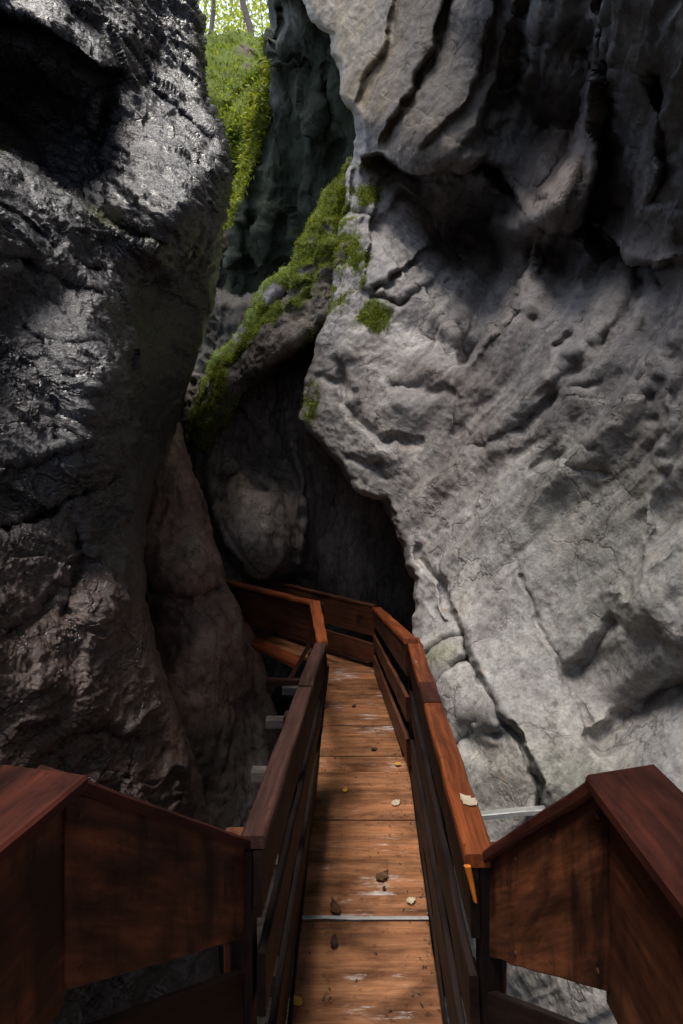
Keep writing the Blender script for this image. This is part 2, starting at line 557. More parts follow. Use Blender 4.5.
left_feats = [
    ('lip', [(-60, 20), (0, 12), (30, 22), (65, 45), (100, 68), (135, 72)], 4, 0.35, 30),
    ('lip', [(135, 72), (160, 95), (185, 115), (222, 150)], 3, 0.10, 12),
    ('lip', [(150, 610), (139, 545), (129, 450), (127, 340), (136, 285), (170, 258), (215, 232)], 3, 0.40, 60),
    ('groove', [(105, 110), (103, 150), (108, 215)], 5, 0.10),
    ('groove', [(98, 100), (92, 118), (100, 140)], 5, -0.10),
    ('lip', [(170, 256), (115, 226), (65, 192), (30, 166), (-20, 140)], 3, 0.30, 26),
    ('groove', [(-10, 255), (25, 262), (60, 280), (105, 300)], 4, 0.07),
    ('groove', [(0, 205), (30, 225), (70, 262), (120, 275)], 3, 0.06),
    ('groove', [(20, 180), (40, 210), (55, 250)], 3, 0.06),
    ('groove', [(-10, 532), (30, 522), (65, 500), (100, 486), (128, 468)], 4, 0.13),
    ('lip', [(-10, 470), (40, 455), (90, 440), (125, 420)], 4, 0.07, 18),
    ('groove', [(70, 500), (80, 560), (60, 620)], 5, 0.06),
    ('groove', [(20, 330), (60, 350), (110, 345)], 4, 0.06),
    ('groove', [(55, 330), (50, 390), (56, 440)], 3, 0.05),
    ('lip', [(-10, 640), (40, 600), (80, 560), (110, 555)], 5, 0.07, 25),
    ('lip', [(10, 770), (60, 735), (110, 720), (150, 740)], 5, 0.08, 25),
    ('blob', 100, 600, 26, 34, 20, -0.10), ('blob', 40, 680, 40, 40, 0, -0.08), ('blob', 60, 380, 40, 40, 0, -0.06),
]


def left_disp(p, px, py):
    q = p @ np.array([[0.80, 0, 0.6], [0, 1, 0], [-0.6, 0, 0.80]])   # tilt the bedding
    up = sstep(320, 180, py) * sstep(60, 150, px)
    strata = fbm(q * np.array([1.3, 1.3, 9.0]), 4, 0.55, ridged=True)
    b = fbm(p * np.array([2.4, 2.4, 3.2]) + 3, 3, 0.5)
    lump = fbm(q * np.array([6.5, 6.5, 9.5]) + 7, 4, 0.55)
    rid = fbm(q * np.array([4.5, 4.5, 13.0]) + 40, 4, 0.5, ridged=True)
    side = sstep(131, 140, px) * sstep(262, 290, py) * sstep(560, 480, py)
    h = 0.055 * b + 0.032 * lump + 0.030 * rid * (0.55 + 0.8 * up) + 0.05 * strata * (0.4 + 0.8 * up)
    smooth_patch = blob(px, py, 150, 150, 42, 60, -20)
    wq = p + 0.06 * np.stack([noise3(p * 4), noise3(p * 4 + 9), noise3(p * 4 + 19)], 1)
    qq = wq @ np.array([[0.80, 0, 0.6], [0, 1, 0], [-0.6, 0, 0.80]])
    front = sstep(140, 125, px) * sstep(200, 260, py)
    h = 0.75 * h + front * (0.020 * fbm(qq * np.array([9, 9, 15.0]) + 3, 4, 0.6) + 0.010 * fbm(p * 22 + 3, 3, 0.6, ridged=True)) + 0.034 * facets(qq, (2.6, 2.6, 6.0)) + 0.012 * facets(qq, (6, 6, 14.0), 5.5) + 0.003 * facets(qq, (24, 24, 44.0), 9.5)
    edge = np.interp(py, [a for a, _ in LEFT_R], [b for _, b in LEFT_R]) - px
    calm = sstep(26, 4, edge) * sstep(420, 500, py)
    return h * (1 - 0.5 * side) * (1 - 0.45 * smooth_patch) * (1 - 0.8 * calm)


def left_paint(p, px, py):
    n = len(px)
    t = np.tile(np.array([0.036, 0.036, 0.044]), (n, 1))
    low = sstep(480, 650, py)
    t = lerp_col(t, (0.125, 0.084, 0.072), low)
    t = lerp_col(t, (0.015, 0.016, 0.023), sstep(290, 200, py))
    v = fbm(p * 2.2 + 50, 4)
    t = lerp_col(t, (0.13, 0.095, 0.08), np.clip(v * 1.6, 0, 1) * 0.7 * (0.35 + 0.65 * low))
    t = lerp_col(t, (0.04, 0.036, 0.04), np.clip(-v * 1.6, 0, 1) * 0.7)
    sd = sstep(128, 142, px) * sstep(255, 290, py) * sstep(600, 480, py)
    t = lerp_col(t, (0.026, 0.027, 0.025), sd * 0.85)  # shade of the turned-away side face put into the colour
    # thin green film on the shelf
    gl = np.maximum.reduce([blob(px, py, 105, 218, 22, 8, 35), blob(px, py, 160, 248, 16, 7, 40), blob(px, py, 5, 152, 8, 5, 0)])
    t = lerp_col(t, (0.085, 0.088, 0.028), np.clip(gl * 1.2, 0, 1) * 0.9)
    gl2 = blob(px, py, 198, 25, 6, 40, 0)
    t = lerp_col(t, (0.06, 0.085, 0.02), gl2)
    wet = np.clip(1.1 - 0.35 * low + 0.5 * fbm(p * 1.3 + 80, 3), 0.2, 1.3)
    moss = 0.35 * gl + 0.4 * gl2
    return t, wet, moss


def left_top(e):
    y = e[:, 1]
    top = np.maximum(5.5 + np.clip((y - 0.5) / 1.9, 0, 1) * 1.5 - np.clip((y - 3.2) / 0.8, 0, 1) * 1.6, e[:, 2] + 0.5)  # unseen top, its height shaped to steer where sun gets in
    return (np.full(len(e), -1.8), np.full(len(e), 0.2), top)


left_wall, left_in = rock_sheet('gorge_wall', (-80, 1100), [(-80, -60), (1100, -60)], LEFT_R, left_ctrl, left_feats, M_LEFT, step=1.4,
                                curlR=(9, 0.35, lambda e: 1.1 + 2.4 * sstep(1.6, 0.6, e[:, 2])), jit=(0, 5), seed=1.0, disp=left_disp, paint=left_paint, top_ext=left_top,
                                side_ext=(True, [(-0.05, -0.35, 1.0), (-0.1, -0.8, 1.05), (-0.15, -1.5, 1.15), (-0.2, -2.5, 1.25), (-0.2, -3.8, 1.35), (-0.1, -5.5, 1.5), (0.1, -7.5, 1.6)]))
tag(left_wall, 'tall dark wet rock wall with bluish glints, to the left of the boardwalk', 'rock wall', kind='structure')

# ---- the reddish buttress behind it
but_ctrl = [(110, 380, 5.4), (180, 430, 5.1), (110, 500, 4.9), (190, 480, 4.9), (200, 540, 4.75), (215, 580, 4.65), (180, 580, 4.35), (140, 580, 4.5), (240, 650, 4.7), (200, 650, 4.2), (150, 650, 4.3),
            (262, 700, 4.9), (215, 700, 4.1), (180, 700, 3.9), (272, 750, 4.7), (230, 760, 4.15), (200, 800, 3.9), (278, 790, 4.4), (100, 800, 3.7), (200, 950, 3.7), (290, 950, 3.9)]
but_feats = [('groove', [(150, 590), (185, 603), (215, 590)], 4, 0.14), ('groove', [(185, 440), (196, 480), (205, 520), (222, 560)], 3, 0.06),
             ('lip', [(170, 690), (200, 683), (240, 700), (270, 705)], 12, 0.10, 60), ('blob', 195, 560, 18, 25, 0, -0.12), ('blob', 215, 640, 25, 30, 0, -0.10)]


def but_disp(p, px, py):
    return 0.06 * fbm(p * 2.2 + 11, 3) + 0.03 * fbm(p * 8 + 3, 4, 0.55) + 0.02 * fbm(p * np.array([7, 7, 3.]) + 31, 3, 0.5, ridged=True)


def but_paint(p, px, py):
    n = len(px)
    v = fbm(p * 2.0 + 61, 4)
    t = np.tile(np.array([0.29, 0.195, 0.165]), (n, 1))
    t = lerp_col(t, (0.33, 0.28, 0.21), np.clip(v * 2, 0, 1))
    t = lerp_col(t, (0.075, 0.06, 0.055), np.clip(-v * 2, 0, 1) * 0.8)
    t = lerp_col(t, (0.06, 0.055, 0.05), sstep(690, 740, py) * 0.8)  # shadow on the lower buttress painted as darker rock
    return t, np.full(n, 0.45), np.zeros(n)


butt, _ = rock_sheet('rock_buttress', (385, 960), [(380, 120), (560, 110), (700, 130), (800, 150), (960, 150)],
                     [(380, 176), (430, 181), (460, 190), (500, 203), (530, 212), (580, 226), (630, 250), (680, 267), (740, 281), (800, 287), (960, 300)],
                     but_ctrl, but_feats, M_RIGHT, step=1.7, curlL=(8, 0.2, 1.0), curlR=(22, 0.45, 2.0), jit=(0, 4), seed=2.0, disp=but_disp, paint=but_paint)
tag(butt, 'reddish brown rounded rock buttress standing between the dark wet wall and the railing', 'rock')

# ---- the right wall: pale scalloped limestone
right_ctrl = [(330, 20, 5.9), (300, -60, 6.2), (400, -60, 5.3), (520, -60, 3.3), (620, -60, 2.3), (745, -60, 1.6), (335, 70, 5.8), (350, 110, 5.5), (400, 30, 5.0), (400, 130, 4.9), (440, 160, 4.6),
              (460, 60, 4.5), (500, 120, 4.4), (520, 60, 4.0), (545, 130, 4.3), (480, 160, 4.5), (520, 190, 4.3), (560, 170, 3.5), (545, 215, 3.45), (590, 90, 3.2), (600, 40, 2.85), (575, 215, 3.4), (615, 150, 3.2), (610, 210, 3.5),
              (650, 190, 2.65), (660, 100, 2.3), (745, 100, 1.8), (683, 0, 1.85), (683, 60, 1.98), (560, 0, 3.15), (640, 40, 2.35),
              (350, 185, 5.9), (380, 250, 5.35), (345, 260, 5.75), (420, 270, 5.1), (450, 230, 5.5), (490, 220, 5.2), (500, 265, 4.8), (470, 300, 4.75), (535, 235, 3.95), (520, 300, 4.0), (487, 345, 4.25), (465, 366, 4.4),
              (400, 330, 5.05), (440, 350, 4.75), (345, 330, 5.5), (345, 400, 5.3), (310, 400, 5.7), (322, 440, 5.55), (380, 440, 4.85), (350, 480, 5.2), (390, 520, 4.75), (440, 440, 4.5),
              (560, 260, 3.7), (600, 240, 3.55), (600, 300, 3.25), (660, 270, 2.75), (745, 300, 2.3), (560, 350, 3.45), (520, 400, 3.75), (600, 400, 3.05), (669, 400, 2.6), (745, 450, 2.25), (500, 480, 3.75), (560, 500, 3.3), (640, 520, 2.75),
              (410, 590, 4.35), (440, 600, 4.0), (430, 650, 3.85), (455, 690, 3.5), (480, 780, 3.15), (500, 560, 3.55), (480, 640, 3.55), (540, 640, 3.2), (540, 720, 2.95), (550, 800, 2.8), (600, 600, 2.95), (590, 690, 2.95), (640, 600, 2.6),
              (620, 740, 2.6), (683, 600, 2.35), (683, 680, 2.4), (660, 750, 2.35), (745, 640, 2.05), (745, 800, 1.9), (600, 800, 2.5), (683, 800, 2.15),
              (560, 990, 2.35), (620, 990, 2.15), (745, 1000, 1.8), (480, 900, 3.0), (480, 1000, 3.0)]
right_feats = [
    # flutes at the upper left, running down to the lip
    ('lip', [(346, 108), (360, 90), (374, 66), (390, 30), (398, -30)], 5, 0.15, 17),
    ('lip', [(372, 150), (395, 116), (418, 84), (432, 50), (446, 0), (450, -30)], 4, 0.19, 20),
    ('groove', [(452, -30), (448, 0), (434, 50), (420, 84)], 4, 0.12),
    ('lip', [(412, 158), (440, 132), (468, 104), (486, 60), (494, 10), (498, -30)], 4, 0.13, 20),
    ('lip', [(455, 160), (478, 130), (500, 80), (512, 20), (516, -30)], 6, 0.12, 22),
    ('groove', [(535, -20), (522, 60), (505, 110), (490, 150)], 14, 0.18),
    ('lip', [(355, 160), (383, 152), (400, 165), (418, 172), (440, 174), (463, 172), (482, 160), (500, 168), (520, 200), (530, 222)], 2.5, 0.75, 40),
    # slab with the light face and lip at its foot
    ('lip', [(527, 221), (548, 227), (572, 228), (590, 222), (612, 245), (645, 262), (683, 262)], 2.5, 0.60, 38),
    ('lip', [(600, 20), (598, 60), (585, 120), (560, 170), (545, 200), (527, 221)], 5, 0.70, 45),
    ('lip', [(573, 227), (588, 200), (598, 150), (600, 90), (606, 40)], 3, 0.45, 26),
    ('groove', [(600, 5), (606, 30), (602, 60)], 3, 0.14),
    ('groove', [(600, 70), (608, 95), (622, 105)], 3, 0.06),
    ('lip', [(648, 215), (664, 170), (660, 110), (650, 60)], 5, 0.25, 20),
    ('groove', [(612, 25), (625, 80), (632, 110)], 8, 0.10),
    # sharp ridge under the slab
    ('lip', [(537, 232), (530, 262), (517, 300), (500, 325), (487, 345), (470, 364), (455, 368)], 2.2, 0.75, 42),
    ('groove', [(536, 232), (530, 262), (517, 300), (487, 345), (468, 365)], 4, -0.07),
    ('blob', 558, 268, 24, 32, 0, 0.35), ('blob', 590, 270, 60, 18, 10, 0.15),
    ('groove', [(667, 235), (668, 300), (670, 400), (662, 460), (640, 545), (610, 600)], 9, -0.06),
    ('groove', [(640, 290), (652, 340), (650, 420)], 12, 0.05),
    # dents
    ('groove', [(557, 347), (572, 338), (588, 312)], 5, 0.08), ('blob', 563, 346, 9, 5, -30, 0.06),
    ('groove', [(606, 340), (622, 318), (640, 282)], 6, 0.07),
    ('blob', 516, 315, 9, 7, -20, 0.09), ('blob', 533, 322, 8, 6, -30, 0.09),
    ('groove', [(487, 447), (508, 436), (530, 420), (552, 396)], 6, 0.09), ('groove', [(500, 470), (520, 452), (545, 438)], 4, 0.04),
    ('blob', 575, 372, 9, 6, -30, 0.06), ('blob', 585, 388, 10, 5, -25, 0.06),
    ('groove', [(535, 470), (560, 462), (602, 474)], 5, 0.05), ('blob', 550, 460, 16, 10, -20, 0.06), ('blob', 590, 452, 14, 6, -30, 0.05),
    ('groove', [(550, 375), (575, 350), (600, 330)], 9, -0.05),
    # blocks and joints left of the bowl
    ('groove', [(440, 243), (418, 258), (402, 268), (388, 285), (375, 290)], 3, 0.14),
    ('lip', [(445, 240), (410, 262), (385, 286), (378, 300)], 3, -0.10, 30),
    ('groove', [(372, 297), (400, 303), (430, 288), (466, 280)], 3, 0.12),
    ('groove', [(350, 210), (372, 217), (400, 225), (405, 238)], 3, 0.09), ('groove', [(365, 222), (395, 240), (412, 255)], 3, 0.06),
    ('groove', [(355, 170), (352, 200), (345, 215)], 3, 0.12),
    ('lip', [(398, 185), (420, 205), (440, 235), (462, 262), (466, 280)], 3, 0.30, 30),
    ('groove', [(420, 262), (425, 280), (435, 290)], 2, 0.04),
    ('blob', 472, 248, 28, 36, 20, 0.9), ('blob', 494, 285, 16, 32, 30, 0.6),
    ('blob', 440, 345, 34, 14, 35, 0.14),
    # left edge lumps
    ('groove', [(338, 360), (345, 400), (372, 428), (380, 440), (420, 442)], 4, 0.14),
    ('groove', [(320, 378), (345, 385), (368, 420)], 4, 0.10), ('groove', [(396, 384), (420, 386), (446, 392)], 6, 0.10),
    ('groove', [(352, 460), (375, 465), (385, 478)], 4, 0.10), ('blob', 375, 450, 20, 12, 0, -0.10), ('blob', 350, 345, 18, 16, 0, -0.10), ('blob', 400, 405, 26, 16, 0, -0.10),
    ('lip', [(345, 497), (365, 492), (385, 497), (395, 520)], 3, 0.15, 15),
    ('groove', [(455, 372), (456, 400), (452, 430)], 3, 0.06),
    # long cracks at the bottom
    ('groove', [(414, 550), (425, 568), (440, 585), (450, 612), (463, 637), (478, 675), (493, 700), (507, 725), (522, 752), (537, 775), (544, 815)], 3.5, 0.14),
    ('lip', [(544, 815), (537, 775), (507, 725), (478, 675), (463, 637), (442, 587)], 3, -0.10, 25),
    ('groove', [(420, 660), (440, 640), (462, 634)], 3, 0.10), ('groove', [(432, 690), (446, 672), (470, 660)], 4, 0.10), ('groove', [(430, 600), (443, 620), (462, 635)], 3, 0.05),
    ('blob', 475, 740, 26, 14, 40, 0.15), ('groove', [(450, 745), (475, 725), (500, 735)], 6, 0.10),
    ('groove', [(522, 580), (547, 635), (562, 670), (582, 705), (588, 732)], 3, 0.04),
    ('lip', [(560, 672), (585, 655), (600, 636), (613, 612)], 8, 0.16, 30),
    ('lip', [(580, 742), (605, 722), (630, 708), (660, 690), (700, 672)], 9, 0.20, 34),
    ('blob', 650, 640, 45, 40, -20, -0.14), ('blob', 640, 700, 50, 14, -22, 0.10),
    ('lip', [(612, 612), (640, 575), (665, 540), (700, 520)], 8, -0.16, 30),
    ('groove', [(410, 500), (440, 470), (470, 440)], 16, 0.03), ('blob', 540, 560, 50, 60, 0, 0.06),
]


def fold_coords(px, py):
    th = np.radians(np.interp(py, [-80, 0, 150, 300, 420, 600, 800], [72, 70, 66, 52, 44, 40, 30]))
    q = np.stack([px * 0.012, py * 0.012, np.zeros_like(px)], 1)
    wx, wy = px + 14 * fbm(q, 3), py + 14 * fbm(q + 40, 3)
    return -wx * np.cos(th) + wy * np.sin(th), wx * np.sin(th) + wy * np.cos(th)


def right_disp(p, px, py):
    rough_patch = np.clip(blob(px, py, 470, 430, 34, 70, 10) + blob(px, py, 400, 160, 30, 16, 20) + 0.8 * blob(px, py, 360, 260, 60, 60), 0, 1)
    left_lump = sstep(450, 390, px) * sstep(165, 195, py)
    base = 0.045 * fbm(p * 1.7 + 5, 3) + 0.018 * fbm(p * 5.2 + 9, 4, 0.5) + 0.008 * fbm(p * 19 + 2, 3, 0.6)
    cr = fbm(p * np.array([6, 6, 8.]) + 21, 4, 0.55, ridged=True)
    scallop = fbm(np.stack([(p[:, 0] + p[:, 2] * 0.5) * 5, p[:, 1] * 4, (p[:, 2] - p[:, 0] * 0.5) * 2.2], 1) + 77, 3)
    al, ac = fold_coords(px, py)
    fold = fbm(np.stack([ac / 52, al / 260, np.full_like(al, 3.7)], 1), 3, 0.5)
    fold2 = fbm(np.stack([ac / 17, al / 120, np.full_like(al, 8.7)], 1), 3, 0.5, ridged=True)
    k1 = np.maximum(sstep(490, 545, px), sstep(380, 440, px) * sstep(200, 240, py))
    base = base + 0.17 * fold * k1 * (1 - 0.4 * sstep(480, 600, py)) + 0.020 * fold2 * k1 * (1 - 0.6 * sstep(480, 600, py))
    sm = sstep(440, 520, py) * sstep(430, 470, px) * (1 - rough_patch)
    base = base * (1 - 0.45 * sm)
    return base + 0.014 * scallop + 0.020 * (cr - 0.3) * np.clip(0.22 + 0.7 * rough_patch + 0.5 * left_lump, 0, 1)


def right_paint(p, px, py):
    n = len(px)
    t = np.tile(np.array([0.285, 0.268, 0.255]), (n, 1))
    v = fbm(p * 1.6 + 15, 4)
    w = fbm(p * np.array([3.0, 3.0, 1.2]) + 35, 4)
    t = lerp_col(t, (0.40, 0.388, 0.372), sstep(400, 540, py) * 0.9)
    run = fbm(np.stack([(p[:, 0] + 0.35 * p[:, 2]) * 6, p[:, 1] * 5, p[:, 2] * 0.9], 1) + 141, 4)
    t = lerp_col(t, (0.22, 0.205, 0.20), np.clip((run - 0.08) * 2.6, 0, 1) * 0.55)
    t = lerp_col(t, (0.17, 0.165, 0.175), np.clip((fbm(p * np.array([3.5, 3.5, 2.5]) + 171, 5, 0.6) - 0.12) * 3.0, 0, 1) * 0.5 * sstep(560, 470, py))
    t = lerp_col(t, (0.25, 0.22, 0.205), np.clip(v * 1.8, 0, 1) * 0.7)
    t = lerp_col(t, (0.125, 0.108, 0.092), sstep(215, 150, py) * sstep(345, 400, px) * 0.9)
    t = lerp_col(t, (0.20, 0.155, 0.09), sstep(470, 380, px) * sstep(190, 120, py) * np.clip(0.5 + w, 0, 1))
    t = lerp_col(t, (0.26, 0.20, 0.10), sstep(395, 360, px) * sstep(140, 100, py) * 0.5)
    t = lerp_col(t, (0.17, 0.125, 0.105), np.clip((blob(px, py, 472, 430, 26, 62, 5) + blob(px, py, 425, 370, 34, 12, 20) + 0.7 * blob(px, py, 430, 480, 30, 50, -10)) * (0.75 + 0.8 * w), 0, 1) * 0.85)
    t = lerp_col(t, (0.47, 0.445, 0.42), np.clip(blob(px, py, 420, 340, 40, 16, 25) + 0.6 * blob(px, py, 470, 570, 60, 50), 0, 1))
    # upper right blackened in streaks: shade put into the colour
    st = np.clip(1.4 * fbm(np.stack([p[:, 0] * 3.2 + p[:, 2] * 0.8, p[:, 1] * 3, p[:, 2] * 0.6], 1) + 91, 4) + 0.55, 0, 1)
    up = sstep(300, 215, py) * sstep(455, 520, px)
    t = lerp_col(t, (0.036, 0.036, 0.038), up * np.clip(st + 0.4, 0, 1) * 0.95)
    t = lerp_col(t, (0.25, 0.19, 0.15), np.clip(blob(px, py, 560, 180, 26, 60, 22), 0, 1) * 0.7)
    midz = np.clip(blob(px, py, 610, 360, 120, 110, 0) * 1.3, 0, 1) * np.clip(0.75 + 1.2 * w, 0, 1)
    t = lerp_col(t, (0.125, 0.115, 0.118), midz * 0.85)  # shading of the middle zone put into the colour, mottled
    al, ac = fold_coords(px, py)
    sk = fbm(np.stack([ac / 14, al / 150, np.full_like(al, 2.2)], 1), 4, 0.6)
    t = lerp_col(t, (0.15, 0.128, 0.115), np.clip((sk - 0.02) * 2.8, 0, 1) * 0.7 * sstep(640, 490, py))
    t = lerp_col(t, (0.42, 0.385, 0.35), np.clip((-sk - 0.12) * 2.6, 0, 1) * 0.45 * sstep(150, 260, py))
    g = np.clip(blob(px, py, 440, 655, 18, 12, -25) + 0.5 * blob(px, py, 560, 770, 70, 40) + 0.35 * blob(px, py, 600, 540, 90, 120), 0, 1)
    t = lerp_col(t, (0.27, 0.275, 0.17), g * 0.75)
    spots = np.clip((fbm(p * 14 + 120, 3) - 0.42) * 9, 0, 1)
    t = lerp_col(t, (0.10, 0.085, 0.07), spots * 0.6 * sstep(300, 450, py))
    rust = np.clip((fbm(p * 11 + 160, 3) - 0.47) * 9, 0, 1)
    t = lerp_col(t, (0.30, 0.14, 0.08), rust * 0.6 * sstep(480, 560, py))
    moss = np.clip(blob(px, py, 345, 215, 14, 30, 20) + blob(px, py, 372, 195, 14, 10) + blob(px, py, 358, 262, 16, 22) + blob(px, py, 372, 318, 18, 16, -30)
                   + blob(px, py, 312, 400, 9, 24, 5) + 0.6 * blob(px, py, 365, 165, 14, 6, 0) + blob(px, py, 338, 290, 12, 30, 20), 0, 1)
    mv = fbm(p * 2.6 + 7, 4, 0.6) + 0.6 * fbm(p * 8 + 3, 3, 0.6)
    moss = np.clip(moss * (0.75 + 1.9 * mv), 0, 1)
    wet = np.clip(0.35 + 0.5 * sstep(430, 380, px) + 0.5 * up, 0, 1)
    return t, wet, moss


RIGHT_L = [(-80, 296), (0, 303), (20, 312), (35, 328), (60, 335), (95, 341), (110, 350), (135, 357), (160, 352), (175, 346), (200, 340), (300, 328), (330, 318), (350, 314), (378, 304), (420, 300), (430, 306),
           (445, 322), (468, 342), (488, 352), (500, 380), (520, 390), (550, 401), (580, 411), (620, 412), (650, 408), (680, 415), (800, 440), (1100, 440)]


def right_top(e):
    return (np.where(e[:, 1] > 4.8, 0.0, -2.2), np.where(e[:, 1] > 4.5, 0.6, -0.2), np.full(len(e), 12.0))  # unseen top, leaned over the gorge to shade the wall below


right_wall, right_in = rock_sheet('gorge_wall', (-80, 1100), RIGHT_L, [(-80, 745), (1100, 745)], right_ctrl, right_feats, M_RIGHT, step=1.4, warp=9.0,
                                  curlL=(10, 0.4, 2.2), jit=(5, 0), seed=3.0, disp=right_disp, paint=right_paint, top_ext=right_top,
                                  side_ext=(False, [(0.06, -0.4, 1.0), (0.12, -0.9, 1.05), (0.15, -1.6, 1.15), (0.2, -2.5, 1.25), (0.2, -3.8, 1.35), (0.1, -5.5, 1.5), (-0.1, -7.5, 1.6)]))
tag(right_wall, 'towering pale grey scalloped limestone wall to the right of the boardwalk', 'rock wall', kind='structure')

# ---- mossy outcrop jutting left from the right wall
spur_ctrl = [(350, 170, 6.1), (365, 200, 6.0), (325, 215, 6.2), (345, 260, 5.85), (305, 250, 6.35), (325, 290, 5.95), (290, 280, 6.45), (300, 320, 6.1), (265, 300, 6.7), (270, 335, 6.3), (240, 340, 6.8), (245, 370, 6.5), (215, 370, 7.0), (222, 395, 6.7),
             (200, 405, 7.1), (205, 430, 6.9), (195, 450, 7.1), (360, 300, 5.8)]
spur_feats = [('groove', [(300, 255), (285, 300), (275, 330)], 4, 0.18), ('groove', [(255, 325), (280, 300), (300, 290)], 5, 0.14), ('groove', [(330, 215), (318, 260), (312, 300)], 4, 0.16),
              ('blob', 270, 295, 10, 10, 0, -0.15), ('groove', [(215, 370), (235, 372), (250, 350)], 4, 0.15), ('groove', [(345, 230), (335, 262), (332, 300)], 4, 0.2)]


def spur_moss_mask(p, px, py):
    # a band following the crest plus scattered cushions
    dist, side, al = poly_dist(px, py, [(352, 180), (326, 204), (306, 242), (291, 272), (266, 292), (241, 332), (216, 362), (201, 402), (193, 430)])
    v = fbm(p * 1.9 + 4, 5, 0.6) + 0.55 * fbm(p * 6.5 + 14, 3, 0.6)
    band = np.exp(-(dist / (21.0 + 11.0 * v)) ** 2)
    m = band * (1.0 + 2.0 * v)
    m += blob(px, py, 328, 248, 20, 45, 25) * (0.75 + 1.6 * v) + 0.8 * blob(px, py, 318, 335, 22, 10, -25) + 0.7 * blob(px, py, 200, 430, 10, 22)
    rock = np.maximum(blob(px, py, 272, 298, 9, 11, 30), blob(px, py, 250, 375, 26, 9, -35))
    return np.clip(m * (1 - 0.85 * rock), 0, 1)


def spur_disp(p, px, py):
    m = spur_moss_mask(p, px, py)
    cush = fbm(p * 4.2 + 66, 4, 0.55)
    return 0.08 * fbm(p * 1.8 + 6, 3) + 0.07 * fbm(p * 4.5 + 16, 4, 0.55, ridged=True) + 0.10 * m * np.clip(cush + 0.35, 0, 2)


def spur_paint(p, px, py):
    n = len(px)
    v = fbm(p * 2.2 + 15, 4)
    t = np.tile(np.array([0.14, 0.122, 0.105]), (n, 1))
    t = lerp_col(t, (0.08, 0.07, 0.06), np.clip(v * 2, 0, 1))
    t = lerp_col(t, (0.32, 0.30, 0.30), np.clip(blob(px, py, 272, 298, 8, 10, 30) * 1.2, 0, 1))
    return t, np.full(n, 0.3), spur_moss_mask(p, px, py)


SPUR_L = [(160, 352), (175, 347), (200, 326), (240, 306), (270, 291), (290, 266), (330, 241), (360, 216), (400, 201), (425, 192), (448, 193), (460, 198)]
SPUR_R = [(160, 372), (200, 372), (250, 365), (290, 352), (310, 340), (330, 322), (345, 300), (360, 280), (385, 248), (400, 236), (430, 222), (448, 212), (460, 204)]
spur, spur_in = rock_sheet('mossy_outcrop', (160, 458), SPUR_L, SPUR_R, spur_ctrl, spur_feats, M_BANK, step=1.4, curlL=(14, 0.8, 1.6), curlR=(14, 0.9, 0.7),
                           jit=(7, 8), seed=4.0, disp=spur_disp, paint=spur_paint)
tag(spur, 'sloping rock outcrop with bright green moss along its crest above the cave', 'rock')

# ---- hollow under the outcrop, with a rounded grey boss, and the streaked back of the cave
cave_ctrl = [(150, 260, 8.3), (200, 300, 8.2), (200, 380, 8.0), (200, 450, 7.2), (210, 500, 6.9), (235, 520, 6.3), (260, 530, 6.2), (250, 560, 6.25), (245, 480, 6.6), (225, 450, 6.9), (285, 550, 6.5), (275, 450, 7.3), (300, 400, 7.4), (250, 430, 7.2), (300, 500, 6.9), (320, 520, 7.4), (330, 470, 7.6),
             (360, 560, 7.3), (400, 600, 6.9), (310, 600, 7.7), (250, 620, 7.6), (400, 500, 7.2), (180, 560, 7.3), (180, 640, 7.3), (300, 700, 7.4), (400, 700, 6.6), (430, 650, 6.4), (250, 800, 7.2), (420, 850, 6.4)]
cave_feats = [('lip', [(200, 480), (212, 520), (232, 560), (252, 580), (285, 583), (308, 560)], 6, 0.9, 40), ('blob', 262, 415, 26, 50, 0, 0.5), ('groove', [(220, 480), (245, 470), (265, 490)], 5, 0.2),
              ('groove', [(205, 500), (216, 530), (232, 560), (243, 590)], 5, -0.25), ('groove', [(293, 425), (300, 470), (305, 520), (300, 560)], 5, -0.3),
              ('groove', [(330, 500), (322, 540), (315, 590)], 6, 0.2), ('groove', [(350, 500), (345, 560), (340, 600)], 8, -0.12), ('groove', [(372, 530), (368, 570), (362, 610)], 5, 0.15),
              ('lip', [(195, 300), (205, 340), (190, 400)], 4, 0.3, 20), ('lip', [(420, 296), (260, 300), (225, 296), (205, 300), (80, 320)], 9, 3.4, 300)]


def cave_disp(p, px, py):
    st = fbm(np.stack([p[:, 0] * 5, p[:, 1] * 3, p[:, 2] * 0.9], 1) + 6, 4, 0.55)
    lump = sstep(235, 205, px) * sstep(450, 420, py)
    return 0.10 * fbm(p * 1.5 + 8, 3) + 0.10 * st + (0.03 + 0.12 * lump) * fbm(p * 5 + 2, 4, 0.55, ridged=True)


